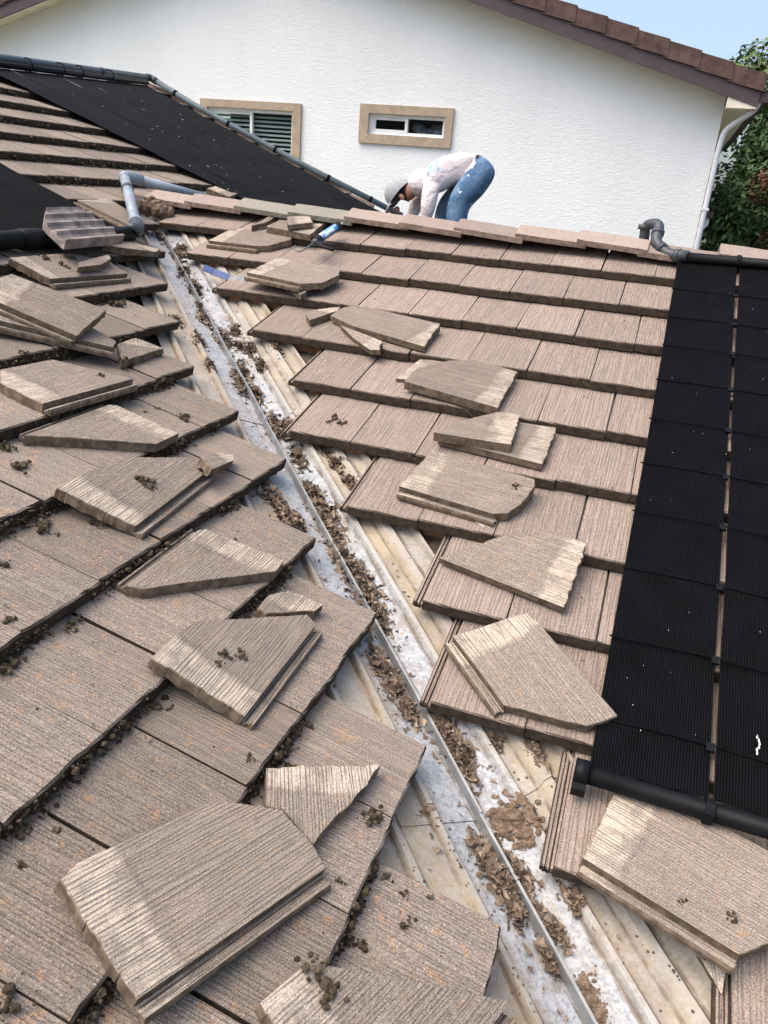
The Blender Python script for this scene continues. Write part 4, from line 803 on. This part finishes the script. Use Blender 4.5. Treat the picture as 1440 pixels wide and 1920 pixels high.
for (p_, r) in [([-0.567, 0.708], 0.084), ([-0.525, 0.666], 0.069), ([-0.589, 0.669], 0.061), ([-0.557, 0.917], 0.038), ([-0.303, 0.35], 0.034), ([-0.279, 0.323], 0.034), ([-0.8, 0.565], 0.034), ([-0.25, 0.3], 0.03)]:
    for _ in range(150):
        a = rg.uniform(0, 6.28); q = r * abs(rg.gauss(0, .55)); px, py = p_[0] + q * math.cos(a), p_[1] + q * math.sin(a)
        lump(soil, (px, py, surf(px, py) + .002), r * (.05 + .24 * rg.random() ** 2) * max(.3, 1 - q / r * .6), rg, (1.2, 1.2, .6), 7, 5)
tag(soil.build('soil_heap', M['mound'], None, False), 'heaps of brown soil lying on the valley metal', 'soil', None, 'stuff')
fl = MB()
for _ in range(34):
    u, v = rg.uniform(-.37, .12), rg.uniform(.95, 4.2); p_ = PB(u, v, .024); s = rg.uniform(.0008, .0018)
    fl.add([p_ + FB[0] * s, p_ + FB[1] * s * 1.4, p_ - FB[0] * s, p_ - FB[1] * s], [(0, 1, 2, 3)])
for j in range(6):
    p_ = PB(.072 + rg.uniform(-.004, .004), 1.06 + j * .011, .026); fl.add([p_ + FB[0] * .003, p_ + FB[1] * .008 + FB[2] * .004, p_ - FB[0] * .003, p_ - FB[1] * .006], [(0, 1, 2, 3)])
for _ in range(40):
    u, v = rg.uniform(5.6, 8.4), rg.uniform(4.5, 7.); p_ = PA(u, v, .026); s = rg.uniform(.004, .010)
    fl.add([p_ + FA[0] * s, p_ + FA[1] * s * 1.4, p_ - FA[0] * s, p_ - FA[1] * s], [(0, 1, 2, 3)])
tag(fl.build('pale_flakes', M['flake']), 'tiny pale flakes fallen on the black mats', 'flakes', None, 'stuff')

# ------------------------------------------------------------------ neighbouring house
YW = 11.0; GZ = -3.6; XL, XR = -13.7, -.115
nb = thing('neighbour_house', 'white stucco gable house behind the roof, brown tiled rake', 'house', (-6.9, YW, GZ))
PKX = -6.92; SL = .283
def rakez(x): return 5.36 - SL * abs(x - PKX)
WIN = [(-7.80, -6.30, 1.35, 2.815), (-5.046, -3.858, 2.575, 2.853)]      # openings x0 x1 z0 z1
xs = sorted(set([XL, XR, PKX] + [w[0] for w in WIN] + [w[1] for w in WIN])); wm = MB()
for i in range(len(xs) - 1):
    a, b_ = xs[i], xs[i + 1]; op = [w for w in WIN if w[0] <= a + 1e-6 and w[1] >= b_ - 1e-6]
    segs = [(GZ, op[0][2]), (op[0][3], None)] if op else [(GZ, None)]
    for z0, z1 in segs:
        wm.hexa([(a, YW, z0), (b_, YW, z0), (b_, YW + .18, z0), (a, YW + .18, z0), (a, YW, z1 or rakez(a)), (b_, YW, z1 or rakez(b_)), (b_, YW + .18, z1 or rakez(b_)), (a, YW + .18, z1 or rakez(a))]) if z1 is None else \
        wm.box(a, b_, YW, YW + .18, z0, z1)
wm.build('wall', M['stucco'], nb)
MB().box(XR - .2, XR - .003, YW + .182, YW + 9, GZ, rakez(XR) - .02).build('wall', M['stucco'], nb)
def window(w, trims, split, blinds):
    x0, x1, z0, z1 = w; tx0, tx1, tz0, tz1 = trims
    fr = obj('window', MB().v and None or mesh('window', [], [], M['white']), nb) if False else None
    m = MB(); t = .045
    yb = YW + .03
    m.box(x0 + .002, x1 - .002, yb, yb + .06, z1 - t, z1 - .002); m.box(x0 + .002, x1 - .002, yb, yb + .06, z0 + .002, z0 + t)
    m.box(x0 + .002, x0 + t, yb, yb + .06, z0 + t, z1 - t); m.box(x1 - t, x1 - .002, yb, yb + .06, z0 + t, z1 - t)
    xm = x0 + (x1 - x0) * split; m.box(xm - .022, xm + .022, yb - .006, yb + .054, z0 + t, z1 - t)
    fr = m.build('window', M['white'], nb)
    # inner sash of the sliding half
    s_m = MB(); a, b_, cc, d_ = x0 + t + .002, xm - .024, z0 + t + .002, z1 - t - .002; q = .03
    s_m.box(a, b_, yb + .012, yb + .04, d_ - q, d_); s_m.box(a, b_, yb + .012, yb + .04, cc, cc + q); s_m.box(a, a + q, yb + .012, yb + .04, cc + q, d_ - q)
    o = s_m.build('sash', M['white'], None); o.parent = fr
    for (p0, p1) in ((x0 + t, xm - .022), (xm + .022, x1 - t)):
        o = MB().box(p0, p1, yb + .044, yb + .050, z0 + t, z1 - t).build('pane', M['glass'], None); o.parent = fr
    m = MB()      # foam trim, mitred ring
    y0, y1 = YW - .045, YW - .001
    m.box(tx0, tx1, y0, y1, z1 + .001, tz1)
    m.box(tx0, tx1, y0, y1, tz0, z0 - .001)
    m.box(tx0, x0 - .001, y0, y1, z0 - .0005, z1 + .0005); m.box(x1 + .001, tx1, y0, y1, z0 - .0005, z1 + .0005)
    o = m.build('trim', M['trim'], None); o.parent = fr
    # dark room behind
    m = MB(); yr = YW + .19
    m.add([(x0 - .4, yr + 1.2, z0 - .4), (x1 + .4, yr + 1.2, z0 - .4), (x1 + .4, yr + 1.2, z1 + .3), (x0 - .4, yr + 1.2, z1 + .3)], [(3, 2, 1, 0)])
    o = m.build('room_back', M['room'], None); o.parent = fr
    if blinds:
        z = z0 + .05
        while z < z1 - .05:
            o = MB().hexa([(x0 + .05, YW + .12, z), (x1 - .05, YW + .12, z), (x1 - .05, YW + .155, z + .030), (x0 + .05, YW + .155, z + .030),
                           (x0 + .05, YW + .12, z + .003), (x1 - .05, YW + .12, z + .003), (x1 - .05, YW + .155, z + .033), (x0 + .05, YW + .155, z + .033)]).build('blind_slat', M['blind'], None); o.parent = fr
            z += .062
    return fr
window(WIN[0], (-7.93, -6.16, 1.22, 2.925), .5, True)
window(WIN[1], (-5.19, -3.74, 2.447, 2.972), .49, False)
# bundle behind the small pane
bl = MB()
for _ in range(10): lump(bl, (-4.15 + rg.uniform(-.2, .2), YW + .34 + rg.uniform(-.05, .05), 2.66 + rg.uniform(-.06, .06)), rg.uniform(.06, .12), rg, (1.2, .5, .8), 8, 6)
o = bl.build('stored_bundle', simple('grey_bundle', (.20, .21, .25), .8, .2, 0, 12., .5), None, True); tag(o, 'grey bundle seen through the right pane of the small window', 'bundle')
# rake boards, roof planes, rake tiles
YO = YW - .42
def rk(x, dz): return rakez(x) * 1 + dz
for sgn in (1, -1):
    xe = .255 if sgn > 0 else -14.1
    a, b_ = PKX, xe; z = lambda x: 5.33 - SL * abs(x - PKX)
    MB().hexa([(a, YO, z(a) - .17), (b_, YO, z(b_) - .17), (b_, YO + .04, z(b_) - .17), (a, YO + .04, z(a) - .17), (a, YO, z(a) + .0), (b_, YO, z(b_) + .0), (b_, YO + .04, z(b_)), (a, YO + .04, z(a))][::1]).build('barge_board', M['fascia'], nb)
    MB().hexa([(a, YO + .041, z(a) + .0), (b_, YO + .041, z(b_) + .0), (b_, YW + 9, z(b_)), (a, YW + 9, z(a)), (a, YO + .041, z(a) + .08), (b_, YO + .041, z(b_) + .08), (b_, YW + 9, z(b_) + .08), (a, YW + 9, z(a) + .08)]).build('roof', M['browntile'], nb)
    MB().hexa([(a, YO + .042, z(a) - .10), (b_ - .06 * sgn, YO + .042, z(b_) - .10), (b_ - .06 * sgn, YW - .002, z(b_) - .10), (a, YW - .002, z(a) - .10), (a, YO + .042, z(a) - .085), (b_ - .06 * sgn, YO + .042, z(b_) - .085), (b_ - .06 * sgn, YW - .002, z(b_) - .085), (a, YW - .002, z(a) - .085)]).build('soffit', M['soffit'], nb)
    step = .405; n = int(abs(b_ - a) / step)
    for i in range(n + 1):
        x1_ = b_ - sgn * i * step + .03 * sgn; x0_ = x1_ - sgn * (step + .05)
        if sgn > 0 and x1_ < -3.9: break
        if sgn < 0 and x1_ > -9.8: break
        if sgn < 0 and x1_ < -13.5: continue
        lift0, lift1 = .015 + rg.uniform(-.004, .004), .038                                   # lower end rides on the next tile
        t0, t1 = z(x0_) + lift0, z(x1_) + lift1; f = .16
        m = MB(); yb = YO - .035
        # outer leaf over the barge board and top leaf over the roof edge
        e_ = .012 + rg.uniform(-.003, .003)      # the lower end stands proud of the next tile
        m.hexa([(x0_, yb + e_, t0 - .03), (x1_, yb, t1 - .03), (x1_, yb + .03, t1 - .03), (x0_, yb + .03, t0 - .03), (x0_, yb + e_, t0 + f), (x1_, yb, t1 + f), (x1_, yb + .03, t1 + f), (x0_, yb + .03, t0 + f)])
        m.hexa([(x0_, yb + .031, t0 + f - .035), (x1_, yb + .031, t1 + f - .035), (x1_, yb + .26, t1 + f - .035), (x0_, yb + .26, t0 + f - .035), (x0_, yb + .031, t0 + f), (x1_, yb + .031, t1 + f), (x1_, yb + .26, t1 + f), (x0_, yb + .26, t0 + f)])
        m.build('rake_tile', M['browntile'], nb)
# eave at the right corner
ze = 5.33 - SL * (.255 - PKX)
MB().box(.215, .255, YO + .05, YW + 8, ze - .19, ze - .002).build('fascia', M['fascia'], nb)
for j in range(50):
    MB().box(XR + .003, .213, YO + .045 + j * .16, YO + .045 + j * .16 + .155, ze - .185, ze - .17).build('soffit_board', M['soffit'], nb)
zb_ = lambda x: 5.33 - SL * abs(x - PKX) - .172
MB().hexa([(XR + .003, YO + .012, ze - .19), (.25, YO + .012, ze - .19), (.25, YO + .038, ze - .19), (XR + .003, YO + .038, ze - .19), (XR + .003, YO + .012, zb_(XR)), (.25, YO + .012, zb_(.25)), (.25, YO + .038, zb_(.25)), (XR + .003, YO + .038, zb_(XR))]).build('eave_return', M['soffit'], nb)
gz = ze - .06
D = [Vector(q) for q in [(.268, YO + .09, gz + .02), (.262, YO + .09, 3.12), (-.055, YW - .06, 2.88), (-.075, YW - .06, 2.6), (-.075, YW - .06, GZ + .1)]]
MB().tube([D[0]] + arc(D[0], D[1], D[2], .10) + arc(D[1], D[2], D[3], .10) + arc(D[2], D[3], D[4], .08) + [D[4]], .035, 12).build('downspout', M['downpipe'], nb, True)
MB().box(.258, .36, YO + .02, YW + 8, gz - .05, gz + .05).build('gutter', M['fascia'], nb)
MB().box(-.075 - .05, -.075 + .05, YW - .10, YW - .002, 1.9, 1.93).build('pipe_bracket', M['downpipe'], nb)
MB().box(-.10, .10, YW + 1.2, YW + 4, 1.80, 1.90).build('lower_eave', M['browntile'], nb)
MB().tube([(.03, YW + 1.25, 1.80), (.03, YW + 1.25, 1.72), (-.03, YW + 1.2, 1.64), (-.09, YW + 1.2, 1.60)], .035, 10).build('eave_elbow', M['downpipe'], nb, True)

# ------------------------------------------------------------------ trees
def tree(name, label, base, cen, rad, n, size, mat, seed, lobes=14, group='garden trees beyond the white house'):
    g = random.Random(seed); t = thing(name, label, 'tree', base, group)
    tr = MB(); b0 = Vector(base); cv = Vector(cen); pts = [b0, b0.lerp(cv, .4) + Vector((.1, .05, 0)), b0.lerp(cv, .8), cv + Vector((0, 0, rad[2] * .4))]
    tr.tube(pts, [.20, .15, .10, .04], 9)
    L = []
    for i in range(lobes):
        d = Vector((g.gauss(0, 1), g.gauss(0, 1), g.gauss(.1, 1))).normalized() * g.uniform(.45, .88)
        p_ = cv + Vector((d.x * rad[0], d.y * rad[1], d.z * rad[2])); L.append((p_, g.uniform(.28, .48) * min(rad)))
        tr.tube([b0.lerp(cv, g.uniform(.5, .9)), p_.lerp(cv, .4) , p_], [.06, .035, .012], 6)
    tr.build('trunk', M['bark'], t, True)
    cr = MB()
    for _ in range(n):
        p0, r = g.choice(L); d = Vector((g.gauss(0, 1), g.gauss(0, 1), g.gauss(0, 1))).normalized() * r * g.uniform(.55, 1.08) ** .6
        p_ = p0 + d; nz = (d.normalized() + Vector((g.gauss(0, .6), g.gauss(0, .6), g.gauss(.4, .5)))).normalized(); ax = nz.orthogonal().normalized()
        a = g.uniform(0, 6.28); ay = nz.cross(ax); ax, ay = ax * math.cos(a) + ay * math.sin(a), ay * math.cos(a) - ax * math.sin(a); s = size * g.uniform(.6, 1.3)
        cr.add([p_ - ax * s, p_ + ay * s * .42 + nz * s * .12, p_ + ax * s, p_ - ay * s * .42 + nz * s * .12], [(0, 1, 2, 3)])
    cr.build('crown', mat, t); return t
tree('evergreen_tree', 'tall dark evergreen tree right of the white house', (2.4, 18.5, GZ), (2.3, 18.5, 2.2), (2.6, 1.8, 3.1), 26000, .085, M['green'], 3, 40)
tree('leafy_tree', 'lighter green treetop rising above the brown rake', (1.9, 20.5, GZ), (1.75, 20.5, 4.35), (2.2, 1.3, 1.5), 12000, .085, M['green2'], 5, 20)
tree('red_leaf_tree', 'small tree with reddish leaves at the right edge', (1.75, 16.3, GZ), (1.75, 16.3, 1.9), (.85, .7, 1.5), 5000, .07, M['red'], 9, 16)

# ------------------------------------------------------------------ person bent over behind the ridge
PY = 5.45
per = thing('person', 'person in a pale hoodie, jeans and grey cap bending down behind the ridge', 'person', (-2.0747, 5.33, 1.1816))
J = {'pelvis': [[-1.9466, 5.45, 2.0678], (0.135, 0.15)], 'waist': [[-2.0718, 5.45, 2.0946], (0.14, 0.15)], 'chest': [[-2.2479, 5.45, 2.0337], (0.15, 0.17)], 'upper': [[-2.3932, 5.45, 1.9522], (0.125, 0.16)], 'neck': [[-2.5085, 5.45, 1.8675], (0.075, 0.075)], 'head': [[-2.6185, 5.45, 1.789], (0.085, 0.095)], 'shl': [[-2.3343, 5.28, 1.8617], (0.082, 0.082)], 'ell': [[-2.3263, 5.25, 1.7547], (0.07, 0.07)], 'wrl': [[-2.3376, 5.25, 1.6309], (0.045, 0.045)], 'hal': [[-2.3353, 5.25, 1.5689], (0.035, 0.035)], 'shr': [[-2.4851, 5.62, 1.8737], (0.08, 0.08)], 'elr': [[-2.5555, 5.65, 1.717], (0.065, 0.065)], 'wrr': [[-2.5664, 5.61, 1.6467], (0.045, 0.045)], 'har': [[-2.5552, 5.57, 1.5708], (0.035, 0.035)], 'hil': [[-1.9242, 5.37, 2.0308], (0.13, 0.13)], 'thl': [[-2.0159, 5.35, 1.9013], (0.122, 0.12)], 'knl': [[-2.1143, 5.33, 1.776], (0.098, 0.098)], 'anl': [[-2.0747, 5.33, 1.1816], (0.085, 0.085)], 'tol': [[-2.133, 5.31, 1.1243], (0.05, 0.05)], 'hir': [[-1.9823, 5.54, 2.0379], (0.115, 0.115)], 'thr': [[-2.16, 5.57, 1.8523], (0.1, 0.1)], 'knr': [[-2.2881, 5.59, 1.7308], (0.09, 0.09)], 'anr': [[-2.2444, 5.59, 1.0809], (0.08, 0.08)], 'tor': [[-2.3071, 5.59, 1.0159], (0.05, 0.05)]}
names = list(J); verts = [J[n][0] for n in names]; rad = [J[n][1] for n in names]
edges = [('pelvis', 'waist'), ('waist', 'chest'), ('chest', 'upper'), ('upper', 'neck'), ('neck', 'head'), ('upper', 'shl'), ('shl', 'ell'), ('ell', 'wrl'), ('wrl', 'hal'), ('upper', 'shr'), ('shr', 'elr'), ('elr', 'wrr'), ('wrr', 'har'),
         ('pelvis', 'hil'), ('hil', 'thl'), ('thl', 'knl'), ('knl', 'anl'), ('anl', 'tol'), ('pelvis', 'hir'), ('hir', 'thr'), ('thr', 'knr'), ('knr', 'anr'), ('anr', 'tor')]
region = {'pelvis': 'denim', 'hil': 'denim', 'thl': 'denim', 'knl': 'denim', 'anl': 'denim', 'tol': 'boot', 'hir': 'denim', 'thr': 'denim', 'knr': 'denim', 'anr': 'denim', 'tor': 'boot', 'waist': 'hoodie', 'chest': 'hoodie', 'upper': 'hoodie',
          'shl': 'hoodie', 'ell': 'hoodie', 'wrl': 'hoodie', 'hal': 'skin', 'shr': 'hoodie', 'elr': 'hoodie', 'wrr': 'hoodie', 'har': 'skin', 'neck': 'skin', 'head': 'skin'}
bmh = bpy.data.meshes.new('body_cage'); bmh.from_pydata(verts, [(names.index(a), names.index(b_)) for a, b_ in edges], [])
tmp = bpy.data.objects.new('body_cage', bmh); C.objects.link(tmp)
sk = tmp.modifiers.new('skin', 'SKIN'); sk.use_smooth_shade = True; sk.branch_smoothing = .6
for i, sv in enumerate(bmh.skin_vertices[0].data): sv.radius = rad[i]; sv.use_root = (i == 0)
ss = tmp.modifiers.new('sub', 'SUBSURF'); ss.levels = ss.render_levels = 3
dg = bpy.context.evaluated_depsgraph_get(); body_me = bpy.data.meshes.new_from_object(tmp.evaluated_get(dg)); bpy.data.objects.remove(tmp)
body_me.name = 'body'; body_me.materials.clear()
order = ['denim', 'hoodie', 'skin', 'boot', 'darkcloth']
for q in order: body_me.materials.append(M[q])
segs = [(Vector(J[a][0]), Vector(J[b_][0]), a, b_) for a, b_ in edges]
pv = Vector(J['pelvis'][0]); wv = (Vector(J['waist'][0]) - pv).normalized(); wn = Vector((-wv.z, 0, wv.x)); wn = wn if wn.z > 0 else -wn
for f in body_me.polygons:
    p_ = f.center; best = None
    for a, b_, na, nb_ in segs:
        ab = b_ - a; t = max(0., min(1., (p_ - a).dot(ab) / ab.length_squared)); dd = (p_ - a - ab * t).length
        if na in ('waist', 'chest') or (na == 'pelvis' and nb_ == 'waist' and t > .45): dd -= .055
        if best is None or dd < best[0]: best = (dd, region[na] if t < .5 else region[nb_], na, nb_, t)
    r_ = best[1]
    if {best[2], best[3]} & {'pelvis', 'waist'} and not {best[2], best[3]} & {'hil', 'hir'}:
        a_ = (p_ - pv).dot(wv); n_ = (p_ - pv).dot(wn); e_ = .075 + .010 * math.sin(p_.y * 40) - .02 * (n_ < 0)
        r_ = 'hoodie' if a_ > e_ and n_ > -.26 else ('darkcloth' if a_ > e_ - .05 and n_ > .03 else 'denim')
    if {best[2], best[3]} == {'neck', 'upper'}: r_ = 'hoodie'
    f.material_index = order.index(r_); f.use_smooth = True
body = obj('body', body_me, per)
hd = Vector(J['head'][0])
def ellip(name, cen, ax, mat, parent, cut=None, n1=18, n2=12, wr=0.):
    """ax: three scaled axes; cut: keep where local z > cut"""
    m = MB(); vs = []; fs = []; g = random.Random(4)
    for i in range(n2 + 1):
        a = -math.pi / 2 + math.pi * i / n2
        if cut is not None: a = max(a, math.asin(cut))
        for j in range(n1):
            bb = 2 * math.pi * j / n1; k_ = 1 + wr * math.sin(bb * 5 + i)
            vs.append(Vector(cen) + (ax[0] * math.cos(a) * math.cos(bb) + ax[1] * math.cos(a) * math.sin(bb)) * k_ + ax[2] * math.sin(a))
    for i in range(n2):
        for j in range(n1): k_ = (j + 1) % n1; fs.append((i * n1 + j, i * n1 + k_, (i + 1) * n1 + k_, (i + 1) * n1 + j))
    return m.add(vs, fs).build(name, mat, parent, True)
crown_dir = Vector((-.80, 0, .60)).normalized(); face_dir = Vector((-.60, -.08, -.80)).normalized(); side = crown_dir.cross(face_dir).normalized(); face_dir = side.cross(crown_dir)
cp = ellip('cap', hd + crown_dir * .035, [face_dir * .128, side * .108, crown_dir * .125], M['cap'], per, -.12)
o = MB(); vz = []; 
for i in range(9):
    a = -1.1 + 2.2 * i / 8; e0 = face_dir * math.cos(a) * .118 + side * math.sin(a) * .098; e1 = face_dir * (math.cos(a) * .118 + .085 * max(0., math.cos(a * 1.25))) + side * math.sin(a) * .092
    vz += [hd + crown_dir * .042 + e0, hd + crown_dir * .020 + e1, hd + crown_dir * .012 + e1, hd + crown_dir * .034 + e0]
fz = []
for i in range(8):
    for j in range(4): k_ = (j + 1) % 4; fz.append((i * 4 + j, (i + 1) * 4 + j, (i + 1) * 4 + k_, i * 4 + k_))
vis = o.add(vz, fz).build('visor', M['cap'], None, True); vis.parent = cp
band = MB().tube([hd + crown_dir * .022 + (face_dir * math.cos(a) * .126 + side * math.sin(a) * .106) for a in [2 * math.pi * j / 28 for j in range(29)]], .006, 6).build('cap_band', M['darkcloth'], None, True); band.parent = cp
ellip('hair', hd - face_dir * .045 + crown_dir * .012, [face_dir * .066, side * .080, crown_dir * .090], M['hair'], per)
nosep = hd + face_dir * .105 - crown_dir * .035
ellip('nose', nosep, [face_dir * .026, side * .015, crown_dir * .026], M['skin'], per, None, 8, 6)
for s in (-1, 1): ellip('ear', hd + side * .088 * s - crown_dir * .02 - face_dir * .005, [face_dir * .020, side * .012, crown_dir * .032], M['skin'], per, None, 8, 6)
up_ = Vector(J['neck'][0]); ellip('hood', up_ + Vector((.045, 0, .035)), [Vector((.085, 0, .07)), Vector((0, .135, 0)), Vector((-.075, 0, .085))], M['hoodie'], per, None, 16, 10, .05)
